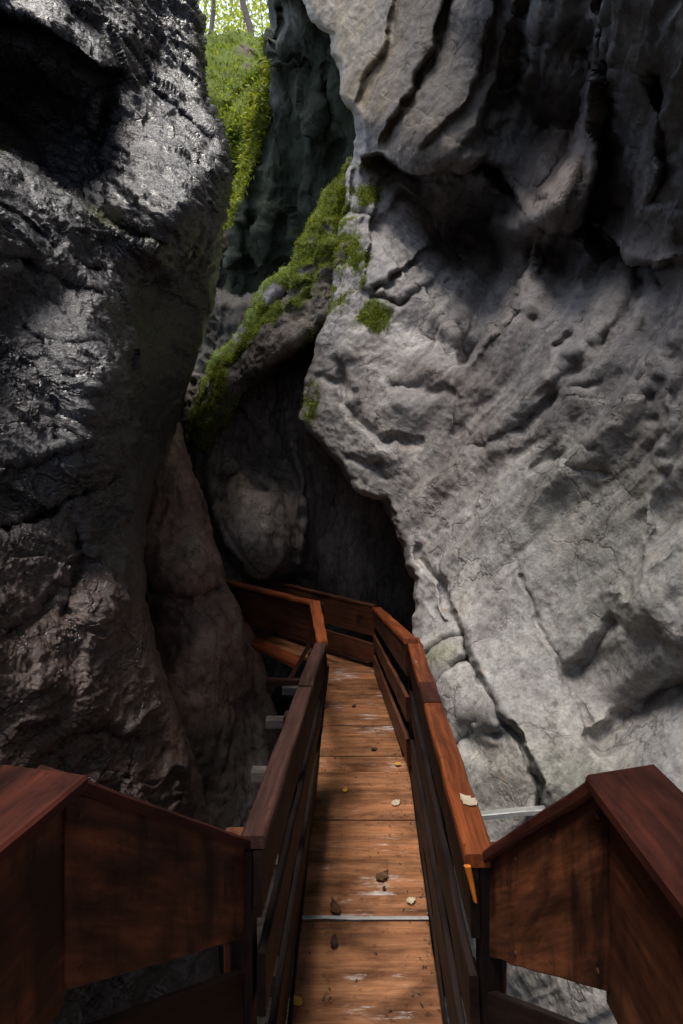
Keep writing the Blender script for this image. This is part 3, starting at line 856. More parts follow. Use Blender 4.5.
def cave_paint(p, px, py):
    n = len(px)
    st = fbm(np.stack([p[:, 0] * 4, p[:, 1] * 2, p[:, 2] * 0.6], 1) + 26, 4)
    t = np.tile(np.array([0.20, 0.168, 0.148]), (n, 1))
    t = lerp_col(t, (0.08, 0.073, 0.068), np.clip(st * 2 + 0.1, 0, 1) * 0.8)
    t = lerp_col(t, (0.30, 0.265, 0.235), np.clip(blob(px, py, 256, 532, 24, 28) * 1.2, 0, 1) * 0.8)  # paler boss centre paints in the light falling on it
    t = lerp_col(t, (0.34, 0.27, 0.225), np.clip(blob(px, py, 345, 545, 42, 60) * (0.9 - 1.2 * st), 0, 1) * 0.8)
    t = lerp_col(t, (0.30, 0.28, 0.27), np.clip(blob(px, py, 222, 545, 8, 50, -20), 0, 1))
    t = lerp_col(t, (0.13, 0.12, 0.115), np.clip(blob(px, py, 205, 350, 18, 50), 0, 1))
    t = lerp_col(t, (0.04, 0.037, 0.035), sstep(600, 640, py) * 0.9)  # foot of the cave darkened in the colour in place of shade
    t = lerp_col(t, (0.03, 0.029, 0.026), sstep(420, 330, py) * 0.92)  # sunlit top roll painted dark so that it looks shaded
    return t, np.full(n, 0.5), np.zeros(n)


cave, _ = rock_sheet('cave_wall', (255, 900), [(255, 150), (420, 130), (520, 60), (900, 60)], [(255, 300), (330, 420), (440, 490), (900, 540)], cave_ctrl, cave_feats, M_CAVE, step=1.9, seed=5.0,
                     disp=cave_disp, paint=cave_paint)
tag(cave, 'shadowed streaky rock at the back of the hollow behind the boardwalk bend', 'rock wall', kind='structure')

# ---- dark wall further up the gorge
far_ctrl = [(268, -80, 7.9), (360, -80, 7.5), (272, 66, 8.9), (300, 40, 8.5), (360, 60, 8.2), (251, 121, 9.6), (300, 130, 9.2), (350, 150, 8.8), (232, 205, 10.3), (280, 220, 10.0), (340, 230, 9.5), (230, 300, 10.8), (290, 320, 10.6), (400, 100, 8.2), (400, 300, 9.2)]
far_feats = [('lip', [(310, -20), (314, 10), (326, 30), (340, 40)], 4, 0.5, 40), ('groove', [(280, 10), (275, 40), (268, 60)], 4, 0.3), ('groove', [(300, 70), (290, 120), (285, 200), (282, 280)], 12, 0.2),
             ('groove', [(325, 70), (335, 130), (330, 220)], 12, 0.2), ('groove', [(262, 110), (255, 180), (250, 260)], 6, 0.2)]


def far_disp(p, px, py):
    st = fbm(np.stack([p[:, 0] * 2.5, p[:, 1] * 1.5, p[:, 2] * 0.5], 1) + 16, 4, 0.55)
    return 0.25 * fbm(p * 0.9 + 8, 3) + 0.06 * st + 0.05 * fbm(p * 3.5 + 12, 4, 0.6) + 0.16 * facets(p + 0.15 * np.stack([noise3(p), noise3(p + 7), noise3(p + 13)], 1), (1.3, 1.3, 0.6)) + 0.05 * facets(p, (4, 4, 2.0), 3.0)


def far_edge_mask(p, px, py):
    dist, side, al = poly_dist(px, py, [(272, 66), (259, 90), (251, 121), (248, 148), (242, 169), (231, 200), (229, 224)])
    v = fbm(p * 1.2 + 3, 3)
    return np.clip(np.exp(-(dist / 7.0) ** 2) * (1.1 + v) + 0.7 * blob(px, py, 262, 40, 8, 18), 0, 1)


def far_paint(p, px, py):
    n = len(px)
    v = fbm(np.stack([p[:, 0] * 1.6, p[:, 1], p[:, 2] * 0.4], 1) + 44, 4)
    t = np.tile(np.array([0.020, 0.026, 0.016]), (n, 1))
    t = lerp_col(t, (0.012, 0.016, 0.010), np.clip(v * 2 + 0.3, 0, 1) * 0.8)
    t = lerp_col(t, (0.13, 0.13, 0.115), np.clip(blob(px, py, 290, 20, 22, 26, 20) + 0.9 * blob(px, py, 274, 95, 14, 14), 0, 1) * 0.85)
    return t, np.full(n, 0.4), far_edge_mask(p, px, py)


far, far_in = rock_sheet('rock_wall', (-80, 340), [(-80, 266), (0, 268), (25, 270), (50, 263), (66, 272), (90, 259), (121, 251), (148, 248), (169, 242), (200, 231), (224, 230), (260, 226), (340, 215)],
                         [(-80, 400), (340, 400)], far_ctrl, far_feats, M_CAVE, step=1.8, curlL=(10, 0.8, 4.0), jit=(5, 0), seed=6.0, disp=far_disp, paint=far_paint,
                         top_ext=lambda e: (np.full(len(e), 0.6), np.full(len(e), -0.6), np.full(len(e), 13.0)))
tag(far, 'dark green-black rock wall with a thin mossy edge between the moss bank and the outcrop', 'rock wall', kind='structure')

# ---- bright mossy bank in the gap and the woodland floor above it
bank_ctrl = [(130, 340, 11.5), (330, 340, 11.5), (130, 240, 12.0), (330, 240, 12.0), (200, 150, 13.0), (250, 150, 12.9), (130, 120, 13.5), (330, 120, 13.0), (200, 90, 14.0), (240, 90, 13.8), (220, 60, 15.4), (250, 55, 15.0), (205, 40, 16.6),
             (240, 38, 16.2), (130, 45, 17), (330, 45, 16), (225, 34, 17.4)]
bank_feats = [('lip', [(225, 38), (240, 44), (252, 52), (262, 60)], 3, 0.35, 10), ('groove', [(230, 110), (240, 90), (262, 75)], 5, 0.4), ('blob', 214, 95, 12, 22, 0, -0.3), ('blob', 240, 120, 10, 20, 0, -0.25), ('groove', [(236, 140), (232, 190), (230, 250)], 6, 0.5)]


def bank_mask(p, px, py):
    v = fbm(p * 1.1 + 31, 4)
    litter = np.clip(blob(px, py, 248, 50, 10, 7, 20) + 0.7 * blob(px, py, 246, 66, 10, 5, 30) + 0.5 * blob(px, py, 222, 105, 10, 7), 0, 1)
    return np.clip((0.95 + 0.9 * v) * (1 - 0.9 * litter) * sstep(230, 150, py), 0, 1)


def bank_paint(p, px, py):
    n = len(px)
    t = np.tile(np.array([0.10, 0.075, 0.05]), (n, 1))
    v = fbm(p * 2 + 3, 4)
    t = lerp_col(t, (0.06, 0.05, 0.04), np.clip(v * 2, 0, 1))
    return t, np.full(n, 0.2), bank_mask(p, px, py)


def bank_top(e):
    return (e[:, 0] * 2.2, np.full(len(e), 45.0), e[:, 2] + 4.0)


bank, bank_in = rock_sheet('mossy_hillside', (34, 345), [(34, 130), (345, 130)], [(34, 330), (345, 330)], bank_ctrl, bank_feats, M_BANK, step=1.8, seed=7.0,
                           disp=lambda p, px, py: 0.38 * fbm(p * 0.8 + 5, 4) + 0.12 * fbm(p * 2.4 + 15, 4, 0.55), paint=bank_paint, top_ext=bank_top)
tag(bank, 'steep bright green mossy bank rising to the trees in the gap between the walls', 'hillside', kind='structure')

# ---- closing rock behind the camera and the gorge floor
V, F = [], []
n = 40
gx, gy = np.meshgrid(np.linspace(-9, 9, 110), np.linspace(-9, 13, 130))
gz = -3.5 + 0.35 * fbm(np.stack([gx.ravel() * 0.8, gy.ravel() * 0.8, np.zeros(gx.size)], 1), 4).reshape(gx.shape) + 0.5 * np.abs(gx / 3) ** 1.5
Pf = np.stack([gx, gy, gz], 2).reshape(-1, 3)
floor = mesh_obj('stream_bed', Pf, grid_faces(130, 110), M_CAVE, None,
                 {'tint': ('FLOAT_COLOR', np.tile(np.array([0.03, 0.027, 0.025]), (len(Pf), 1))), 'wet': ('FLOAT', np.ones(len(Pf))), 'moss': ('FLOAT', np.zeros(len(Pf)))})
tag(floor, 'dark wet stony gorge floor beneath the boardwalk', 'stream bed', kind='structure')


# ------------------------------------------------------------------ fronds: moss, ferns
def frond_mesh(name, P, N, density_mask, count, size, mat, parent=None, droop=0.4, seed=1, thr=0.25, kind='stuff'):
    rg = np.random.default_rng(seed)
    pts, nor, w = P.reshape(-1, 3), N.reshape(-1, 3), density_mask.ravel()
    idx = np.flatnonzero(w > thr)
    pr = w[idx] ** 1.6
    ch = rg.choice(idx, size=count, p=pr / pr.sum())
    base = pts[ch] + rg.normal(size=(count, 3)) * size[0] * 0.6
    nn = nor[ch]
    dirs = nn * 0.8 + rg.normal(size=(count, 3)) * 0.65 + np.array([0, 0, 0.25])
    dirs /= np.linalg.norm(dirs, axis=1)[:, None]
    L = rg.uniform(size[0], size[1], count)[:, None]
    sidev = np.cross(dirs, rg.normal(size=(count, 3)))
    sidev /= np.linalg.norm(sidev, axis=1)[:, None] + 1e-9
    W = L * rg.uniform(0.22, 0.4, count)[:, None]
    mid = base + dirs * L * 0.5
    tip = base + dirs * L - np.array([0, 0, 1]) * L * droop * 0.5
    Vv = np.stack([base - nn * size[0] * 0.3, mid + sidev * W * 0.5, tip, mid - sidev * W * 0.5], 1).reshape(-1, 3)
    Ff = np.arange(count * 4).reshape(-1, 4)
    cl = np.clip(0.5 + 0.9 * fbm(base * 2.5 + 9, 3) + rg.normal(size=count) * 0.28, 0, 1)
    o = mesh_obj(name, Vv, Ff, mat, parent, {'rnd': ('FLOAT', np.repeat(cl, 4))}, smooth=False)
    if kind:
        o['kind'] = kind
    return o


frond_mesh('moss', *spur_in, 42000, (0.012, 0.034), M_MOSS, spur, seed=3, thr=0.22)
frond_mesh('moss', right_in[0], right_in[1], right_in[2], 6500, (0.012, 0.032), M_MOSS, right_wall, seed=4, thr=0.22)
frond_mesh('moss', *far_in, 3500, (0.05, 0.14), M_MOSS, far, seed=5, thr=0.35)
frond_mesh('moss', *bank_in, 22000, (0.04, 0.11), M_MOSS, bank, seed=6, thr=0.3)
fern = frond_mesh('undergrowth', *bank_in, 3500, (0.09, 0.22), M_FERN, None, droop=0.9, seed=8, thr=0.55)
tag(fern, 'pale green ferns and small leaves growing over the mossy bank', 'undergrowth')


# ------------------------------------------------------------------ trees above the rim
def tube(path, radii, seg=9):
    path = np.array(path, float)
    V, F = [], []
    for i, p in enumerate(path):
        tdir = path[min(i + 1, len(path) - 1)] - path[max(i - 1, 0)]
        tdir /= np.linalg.norm(tdir)
        a = np.cross(tdir, [0.3, 1, 0.1]); a /= np.linalg.norm(a)
        b = np.cross(tdir, a)
        for k in range(seg):
            th = 2 * math.pi * k / seg
            V.append(p + (a * math.cos(th) + b * math.sin(th)) * radii[i] * (1 + 0.08 * math.sin(3 * th + i)))
    for i in range(len(path) - 1):
        for k in range(seg):
            F.append((i * seg + k, i * seg + (k + 1) % seg, (i + 1) * seg + (k + 1) % seg, (i + 1) * seg + k))
    return V, F


def tree(px, d, lean, r0, h, label, seed, leaf_n=650, pyb=36):
    rg = np.random.default_rng(seed)
    base = at(px, pyb, d) - np.array([0, 0, 0.5])
    t = empty('tree', tuple(base))
    path = [base + np.array([lean * f, 0.1 * math.sin(5 * f), h * f]) + rg.normal(size=3) * 0.05 * (f > 0) for f in np.linspace(0, 1, 9)]
    rad = [r0 * (1 - 0.65 * f) * (1.35 if f == 0 else 1) for f in np.linspace(0, 1, 9)]
    V, F = tube(path, rad)
    for k in range(7):
        i = rg.integers(3, 8)
        a = rg.uniform(0, 6.28)
        bdir = np.array([math.cos(a), math.sin(a), rg.uniform(0.2, 0.7)])
        bl = rg.uniform(1.2, 2.6)
        bp = [path[i] + bdir * bl * f + np.array([0, 0, 0.2 * f * f]) for f in np.linspace(0, 1, 5)]
        v2, f2 = tube(bp, [rad[i] * 0.45 * (1 - 0.8 * f) for f in np.linspace(0, 1, 5)], 6)
        off = len(V)
        V += v2
        F += [tuple(q + off for q in ff) for ff in f2]
    mesh_obj('trunk', V, F, M_BARK, t)
    cc = []
    for k in range(38):
        a, rr = rg.uniform(0, 6.28), rg.uniform(0.3, 2.2)
        cc.append(path[0] + np.array([math.cos(a) * rr, math.sin(a) * rr, 0.9 + (h - 0.5) * rg.uniform(0, 1) ** 1.7]))
    cc = np.array(cc)
    ci = rg.integers(0, len(cc), leaf_n)
    base_l = cc[ci] + rg.normal(size=(leaf_n, 3)) * np.array([0.5, 0.5, 0.28])
    dd = rg.normal(size=(leaf_n, 3)); dd /= np.linalg.norm(dd, axis=1)[:, None]
    ss = np.cross(dd, rg.normal(size=(leaf_n, 3))); ss /= np.linalg.norm(ss, axis=1)[:, None]
    L = rg.uniform(0.12, 0.24, leaf_n)[:, None]
    Vv = np.stack([base_l, base_l + dd * L * 0.5 + ss * L * 0.3, base_l + dd * L, base_l + dd * L * 0.5 - ss * L * 0.3], 1).reshape(-1, 3)
    mesh_obj('crown', Vv, np.arange(leaf_n * 4).reshape(-1, 4), M_CROWN, t, {'rnd': ('FLOAT', np.repeat(rg.uniform(0, 1, leaf_n), 4))}, smooth=False)
    tag(t, label, 'tree', 'trees above the gorge rim')


tree(252, 19.0, -1.2, 0.13, 7.0, 'dark leaning tree trunk at the top of the gap, beside the far rock', 21)
tree(211, 21.0, 0.1, 0.11, 7.5, 'slim upright tree trunk at the top of the gap, beside the wet wall', 22)
tree(228, 30.0, 0.5, 0.06, 8.0, 'thin distant tree between the two trunks in the gap', 23, 1200, 34)


tree(243, 26.0, 0.3, 0.05, 8.0, 'slender pale tree high in the gap, right of the thin distant one', 24, 1500, 35)
tree(203, 26.0, 0.3, 0.06, 8.0, 'leafy tree half hidden by the top edge of the dark wet wall', 25, 1500, 35)
tree(262, 32.0, -0.4, 0.05, 8.0, 'leafy tree deepest in the gap, close to the mossy edge of the far rock', 26, 1500, 34)

# ------------------------------------------------------------------ timber
class Timber:
    """boards lofted between two edge lines; every board gets its own grain coordinates"""

    def __init__(self):
        self.V, self.F, self.bc, self.nv = [], [], [], 0

    def loft(self, a0, a1, b0, b1, thick, c=0.004, seg=None, wob=0.0015, cross=False):
        """edge A runs a0->a1, edge B runs b0->b1; section A-B wide, thick deep"""
        a0, a1, b0, b1 = [np.array(q, float) for q in (a0, a1, b0, b1)]
        L = np.linalg.norm((a1 + b1) / 2 - (a0 + b0) / 2)
        seg = seg or max(2, int(L / 0.12))
        off = RNG.uniform(0, 40, 3)
        for i in range(seg + 1):
            u = i / seg
            A, B = a0 + (a1 - a0) * u, b0 + (b1 - b0) * u
            w = np.linalg.norm(B - A)
            e = (B - A) / w
            al = (a1 - a0) * (1 - 0) + (b1 - b0)
            nrm = np.cross(al, e)
            nrm /= np.linalg.norm(nrm)
            jit = RNG.normal(size=3) * wob
            h = thick / 2
            cc = min(c, w / 3, h * 0.8)
            for (s, tt) in ((cc, h), (w - cc, h), (w, h - cc), (w, -h + cc), (w - cc, -h), (cc, -h), (0, -h + cc), (0, h - cc)):
                self.V.append(A + e * s + nrm * tt + jit)
                q = (s, u * L, tt) if cross else (u * L, s, tt)
                self.bc.append(off + np.array(q))
        n0 = self.nv
        for i in range(seg):
            for k in range(8):
                p, q = n0 + i * 8 + k, n0 + i * 8 + (k + 1) % 8
                self.F.append((p, q, q + 8, p + 8))
        self.F.append(tuple(n0 + 7 - k for k in range(8)))
        self.F.append(tuple(n0 + seg * 8 + k for k in range(8)))
        self.nv = len(self.V)
        return self

    def screw(self, p, nrm, r=0.005):
        nrm = np.array(nrm, float) / np.linalg.norm(nrm)
        a = np.cross(nrm, [0.2, 0.1, 1.0]); a /= np.linalg.norm(a)
        b = np.cross(nrm, a)
        n0 = self.nv
        for lift in (-0.002, 0.0015):
            for k in range(8):
                th = k * math.pi / 4
                self.V.append(np.array(p) + nrm * lift + (a * math.cos(th) + b * math.sin(th)) * r)
                self.bc.append(np.array([3.3, 0.2, 0.1]))
        for k in range(8):
            self.F.append((n0 + k, n0 + (k + 1) % 8, n0 + 8 + (k + 1) % 8, n0 + 8 + k))
        self.F.append(tuple(n0 + 8 + k for k in range(8)))
        self.nv = len(self.V)

    def build(self, name, mat, parent=None, label=None):
        o = mesh_obj(name, self.V, self.F, mat, parent, {'bc': ('FLOAT_VECTOR', np.array(self.bc))}, smooth=False)
        if label:
            o['label'] = label
        return o


def v3(x, y, z):
    return np.array([x, y, z], float)


def lerp(a, b, t):
    return np.array(a) * (1 - t) + np.array(b) * t


def board(name, a0, a1, b0, b1, thick, mat, parent, label=None, **kw):
    return Timber().loft(a0, a1, b0, b1, thick, **kw).build(name, mat, parent, label)


def railing(label, T0, T1, B0, B1, out, cap_w, bands, mats, posts, post_out=0.05, cap_t=0.035, cap_tilt=0.0, cap_split=None, bow=True, ):
    """T0-T1: inner edge of the cap; B0-B1: foot line; out: unit vector to the outside; bands: (fraction from, to) below the cap"""
    T0, T1, B0, B1, out = [np.array(q, float) for q in (T0, T1, B0, B1, out)]
    r = empty('railing', tuple((B0 + B1) / 2))
    cm, bm, pm = mats
    o = out * cap_w + np.array([0, 0, -cap_tilt])
    cuts = [0.0] + (cap_split or []) + [1.0]
    for i in range(len(cuts) - 1):
        u0, u1 = cuts[i] + (0.002 if i else 0), cuts[i + 1] - (0.002 if i < len(cuts) - 2 else 0)
        dz = np.array([0, 0, 0.004 * (i % 2)])
        m = cm[i % len(cm)] if isinstance(cm, (list, tuple)) else cm
        board('cap_board', lerp(T0, T1, u0) + dz, lerp(T0, T1, u1) + dz, lerp(T0, T1, u0) + o + dz, lerp(T0, T1, u1) + o + dz, cap_t, m, r, c=0.006)
    under = np.array([0, 0, -cap_t / 2 - 0.003])
    ins = out * 0.022
    for bi, (f0, f1) in enumerate(bands):
        ins = out * (0.022 - 0.011 * bi)
        p0, p1 = lerp(T0, B0, f0) + ins + under, lerp(T1, B1, f0) + ins + under
        q0, q1 = lerp(T0, B0, f1) + ins + under, lerp(T1, B1, f1) + ins + under
        board('rail_board', p0, p1, q0, q1, 0.028, bm, r, c=0.004)
    al = (T1 - T0); al[2] = 0; al /= np.linalg.norm(al)
    for u in posts:
        p, q = lerp(T0, T1, u) + under, lerp(B0, B1, u) + np.array([0, 0, -0.22])
        k = out * (0.022 + 0.014 + 0.003 + 0.035)
        board('post', p + k - al * 0.035, q + k - al * 0.035, p + k + al * 0.035, q + k + al * 0.035, 0.07, pm, r, c=0.006)
    return r


DZ = -2.13          # deck level
# deck: left and right edges measured along the walk
DL = [(1.45, -0.195), (2.0, -0.213), (2.46, -0.198), (3.69, -0.168), (4.6, -0.15), (5.75, -0.13)]
DR = [(1.45, 0.36), (2.0, 0.390), (2.41, 0.412), (3.86, 0.488), (4.6, 0.455), (5.75, 0.40)]
dl = lambda y: float(np.interp(y, [a for a, _ in DL], [b for _, b in DL]))
dr = lambda y: float(np.interp(y, [a for a, _ in DR], [b for _, b in DR])) - (0.03 if y > 3.87 else 0.0)

walk = empty('boardwalk', (0.1, 3.5, DZ))
tag(walk, 'narrow boardwalk of orange-brown wooden deck panels running into the gorge', 'boardwalk')
joints = [1.45, 2.46, 3.16, 3.67, 3.87, 4.33, 5.0, 5.75]
for i in range(len(joints) - 1):
    y0, y1 = joints[i] + 0.003, joints[i + 1] - 0.003
    ym = 0.001
    dz = 0.004 * ((i * 7) % 3 - 1)
    tb = Timber()
    tb.loft(v3(dl(y0 + ym), y0, DZ + dz - 0.02), v3(dl(y1 - ym), y1, DZ + dz - 0.02), v3(dr(y0 + ym), y0, DZ + dz - 0.02), v3(dr(y1 - ym), y1, DZ + dz - 0.02), 0.04, c=0.005, cross=True)
    tb.build('deck_panel', M_DECK, walk)
# the turn to the left
tb = Timber()
tb.loft(v3(-0.13, 5.755, DZ - 0.03), v3(-1.4, 6.6, DZ - 0.03), v3(0.40, 5.755, DZ - 0.03), v3(-0.75, 7.2, DZ - 0.03), 0.04, c=0.005)
tb.build('deck_panel', M_DECK, walk)
board('joint_strip', v3(dl(2.46) + 0.004, 2.452, DZ + 0.010), v3(dr(2.46) - 0.004, 2.452, DZ + 0.010), v3(dl(2.46) + 0.004, 2.468, DZ + 0.010), v3(dr(2.46) - 0.004, 2.468, DZ + 0.010), 0.006, M_METAL, walk, c=0.001,
      label='thin pale metal strip across the deck joint')
# edge battens
for i in range(2):
    ya, yb = 1.5, 3.84
    fx_ = dl if i == 0 else dr
    s = -1 if i == 0 else 1
    board('edge_batten', v3(fx_(ya) + s * 0.004, ya, DZ + 0.012), v3(fx_(yb) + s * 0.004, yb, DZ + 0.012), v3(fx_(ya) + s * 0.016, ya, DZ + 0.012), v3(fx_(yb) + s * 0.016, yb, DZ + 0.012), 0.05, M_RAIL, walk, c=0.002)
for (y, xl, xr, m) in ((2.3, -0.45, 0.62, M_GREYW), (3.05, -0.42, 0.75, M_GREYW), (3.83, -0.66, 0.93, M_GREYW), (4.62, -0.67, 0.72, M_GREYW), (5.3, -0.6, 0.6, M_GREYW)):
    board('crossbeam', v3(-0.33, y - 0.045, DZ - 0.11), v3(0.60, y - 0.045, DZ - 0.11), v3(-0.33, y + 0.045, DZ - 0.11), v3(0.60, y + 0.045, DZ - 0.11), 0.10, M_RAIL, walk)
    for xa, xb in ((xl, -0.333), (0.603, xr)):
        if xb - xa > 0.08:
            board('beam_end', v3(xa, y - 0.045, DZ - 0.11), v3(xb, y - 0.045, DZ - 0.11), v3(xa, y + 0.045, DZ - 0.11), v3(xb, y + 0.045, DZ - 0.11), 0.075, m, walk)
board('steel_beam', v3(0.56, 2.86, -1.93), v3(1.25, 2.82, -1.845), v3(0.56, 2.90, -1.93), v3(1.25, 2.86, -1.845), 0.03, M_METAL, walk, label='pale steel beam sticking out beside the deck')
for x in (0.0, 0.28):
    board('stringer', v3(x, 1.5, DZ - 0.24), v3(x + 0.04, 5.7, DZ - 0.24), v3(x + 0.09, 1.5, DZ - 0.24), v3(x + 0.13, 5.7, DZ - 0.24), 0.14, M_RAIL, walk)
# steps and the landing the photograph is taken from
for k in range(3):
    y0 = 0.62 + k * 0.27
    z = -1.6 - 0.1325 * (k + 1) - 0.02
    w0 = 0.46 - 0.07 * k
    board('tread', v3(-w0, y0, z), v3(w0, y0, z), v3(-w0, y0 + 0.28, z), v3(w0, y0 + 0.28, z), 0.04, M_DECK, walk)
board('landing', v3(-0.95, -1.6, -1.62), v3(-0.58, 0.6, -1.62), v3(0.55, -1.6, -1.62), v3(0.55, 0.6, -1.62), 0.04, M_DECK, walk, cross=True)

GR = 'wooden railings along the boardwalk'
XO, XL = v3(1, 0, 0), v3(-1, 0, 0)
R1 = railing('', v3(-0.236, 1.60, -1.150), v3(-0.100, 3.40, -1.150), v3(-0.235, 1.60, DZ), v3(-0.180, 3.40, DZ), XL, 0.078,
             [(0.0, 0.21), (0.32, 0.52), (0.66, 0.92)], (M_CAPD, M_RAIL, M_RAIL), (0.02, 0.5, 0.98), cap_t=0.04, cap_split=[0.62])
tag(R1, 'dark weathered railing with worn brown cap, near side left of the straight deck', 'railing', GR)
R2 = railing('', v3(0.364, 1.53, -1.150), v3(0.438, 3.52, -1.150), v3(0.40, 1.53, DZ), v3(0.50, 3.52, DZ), XO, 0.090,
             [(0.0, 0.21), (0.32, 0.52), (0.66, 0.92)], ((M_CAPO, M_CAPR, M_CAPO), M_RAIL, M_RAIL), (0.02, 0.5, 0.98), cap_t=0.04, cap_split=[0.50, 0.62])
tag(R2, 'railing with glossy orange-brown cap, right of the straight deck against the pale wall', 'railing', GR)
R3 = railing('', v3(0.405, 3.40, -1.12), v3(0.320, 5.45, -1.455), v3(0.475, 3.62, DZ + 0.06), v3(0.345, 5.45, DZ + 0.06), XO, 0.095,
             [(0.0, 0.24), (0.40, 0.60), (0.74, 0.97)], (M_CAPO, M_RAILO, M_RAIL), (0.05, 0.5, 0.97), cap_t=0.035)
tag(R3, 'short reddish railing with three open boards leading to the back of the bend', 'railing', GR)
R4 = empty('railing', (-0.6, 5.0, DZ))
tag(R4, 'bright orange-capped railing with diagonal brace turning left in front of the buttress', 'railing', GR)
C0 = at(327, 645, 3.45); C1 = at(316, 602, 4.6); C2 = at(226, 580, 5.75)
board('cap_board', at(328, 643, 3.42), at(320, 602, 4.55), at(317, 645, 3.42), at(309, 602, 4.62), 0.03, M_CAPO, R4, c=0.006)
board('cap_board', C1 + v3(0.0, 0, 0), C2, C1 + v3(-0.05, -0.07, 0), C2 + v3(-0.05, -0.07, 0), 0.03, M_CAPO, R4, c=0.005)
dn = v3(0, 0, -1)
bt = v3(0, 0.0, -0.02)
board('rail_board', C1 + bt + dn * 0.0, C2 + bt, C1 + bt + dn * 0.36, C2 + bt + dn * 0.40, 0.028, M_RAILO, R4)
board('rail_board', at(299, 659, 4.65), at(232, 627, 5.6), at(299, 669, 4.42), at(232, 636, 5.30), 0.04, M_CAPO, R4, label='orange lower rail seen below the panel')
board('rail_board', at(325, 660, 3.5), at(318, 612, 4.55), at(325, 690, 3.5), at(318, 645, 4.55), 0.03, M_RAIL, R4)
board('post', C1 + v3(0, 0.02, -0.02), C1 + v3(0, 0.02, -1.1), C1 + v3(0.07, 0.02, -0.02), C1 + v3(0.07, 0.02, -1.1), 0.07, M_RAIL, R4)
board('post', lerp(C1, C2, 0.85) + v3(0.03, 0.05, -0.02), lerp(C1, C2, 0.85) + v3(0.03, 0.05, -1.1), lerp(C1, C2, 0.85) + v3(0.10, 0.05, -0.02), lerp(C1, C2, 0.85) + v3(0.10, 0.05, -1.1), 0.07, M_RAIL, R4)
board('brace', at(308, 643, 4.4), at(287, 680, 4.4), at(311, 646, 4.4), at(291, 681, 4.4), 0.035, M_RAILO, R4)
board('crossbeam', at(268, 678, 4.45), at(306, 679, 4.2), at(268, 685, 4.45), at(306, 685, 4.2), 0.05, M_CAPD, R4)
bq = at(374, 607, 5.55); bw = at(270, 582, 6.7)
R5 = railing('', bq, bw, bq + v3(0, 0, DZ + 0.06 - bq[2]), bw + v3(0, 0, DZ + 0.06 - bw[2]), v3(0.6, 0.8, 0), 0.06, [(0.0, 0.5), (0.62, 0.95)], (M_RAILO, M_RAILO, M_RAIL), (0.03, 0.5, 0.97), cap_t=0.03)
tag(R5, 'shadowed brown railing closing the far side of the bend below the cave', 'railing', GR)


# ---- railings of the landing, with the big plywood panels running down to the walk
def stair_rail(s, corner, junction, label):
    r = empty('railing', (corner[0], 0.5, -1.6))
    tag(r, label, 'railing', 'panelled railings beside the steps')
    x = corner[0]
    out = v3(s, 0, 0)
    cz = corner[2]
    fl = -0.50 if s < 0 else -0.03
    cw = 0.20 if s < 0 else 0.165
    jn, cn = np.array(junction), np.array(corner)
    # level cap along the landing, mitred at the corner
    board('cap_board', v3(x - 0.02 * s, 1.035, cz), v3(x + fl, -1.2, cz), v3(x - 0.02 * s + cw * s, 1.075, cz), v3(x + fl + cw * s, -1.2, cz), 0.03, M_CAPR, r, c=0.006)
    # sloping cap down to the junction
    e = jn - cn
    hout = np.array([s * e[1], -s * e[0] , 0]) if s > 0 else np.array([-e[1], e[0], 0])
    hout = hout / np.linalg.norm(hout)
    board('cap_board', cn + v3(0, 0.012, 0), jn, cn + v3(0, 0.012, 0) + hout * 0.12, jn + hout * 0.12, 0.026, M_CAPR, r, c=0.005)
    # panels
    k = hout * 0.03 + v3(0, 0, -0.008)
    tb = Timber().loft(cn + k, jn + k, cn + k + v3(0, 0, -0.40), jn + k + v3(0, 0, -0.285), 0.02, seg=10)
    for u in (0.05, 0.35, 0.65, 0.95):
        for (f0, f1) in ((0.045, 0.04), (0.36, 0.255)):
            tb.screw(lerp(cn + v3(0, 0, -f0), jn + v3(0, 0, -f1), u) + k - hout * 0.0105, -hout)
    tb.build('panel', M_PLY, r)
    board('rail_board', cn + k + v3(0, 0, -0.49), jn + k + v3(0, 0, -0.385), cn + k + v3(0, 0, -0.80), jn + k + v3(0, 0, -0.68), 0.03, M_RAIL, r)
    # landing side panel and boards
    kk = out * 0.035
    y0, y1 = 1.035, -1.2
    board('panel', v3(x, y0, cz - 0.018) + kk, v3(x + fl + 0.02 * s, y1, cz - 0.018) + kk, v3(x, y0, cz - 0.44) + kk, v3(x + fl + 0.02 * s, y1, cz - 0.44) + kk, 0.02, M_PLY, r, seg=10)
    board('rail_board', v3(x, y0, cz - 0.53) + kk, v3(x + fl + 0.02 * s, y1, cz - 0.53) + kk, v3(x, y0, cz - 0.80) + kk, v3(x + fl + 0.02 * s, y1, cz - 0.80) + kk, 0.03, M_RAIL, r)
    board('post', v3(x, 0.99, cz - 0.02) + kk * 1.4, v3(x, 0.99, cz - 1.3) + kk * 1.4, v3(x + 0.075 * s, 0.99, cz - 0.02) + kk * 1.4, v3(x + 0.075 * s, 0.99, cz - 1.3) + kk * 1.4, 0.075, M_RAIL, r, c=0.006)
    board('post', jn + k + v3(0.0 * s, 0.05, 0.0), jn + k + v3(0, 0.05, -1.0), jn + k + v3(0.07 * s, 0.05, 0), jn + k + v3(0.07 * s, 0.05, -1.0), 0.06, M_PLY, r, c=0.005)
    return r


SL = stair_rail(-1, at(74, 788, 1.02), at(252, 845, 1.61), 'dark brown panelled railing beside the steps, under the wet dark wall')
SR = stair_rail(1, at(598, 787, 1.02), at(477, 860, 1.57), 'dark brown panelled railing beside the steps, under the pale limestone wall')
board('batten', at(464, 866, 1.5), at(473, 900, 1.5), at(471, 866, 1.5), at(477, 902, 1.5), 0.012, M_FRESH, R2, label='bright orange fresh-cut batten end')

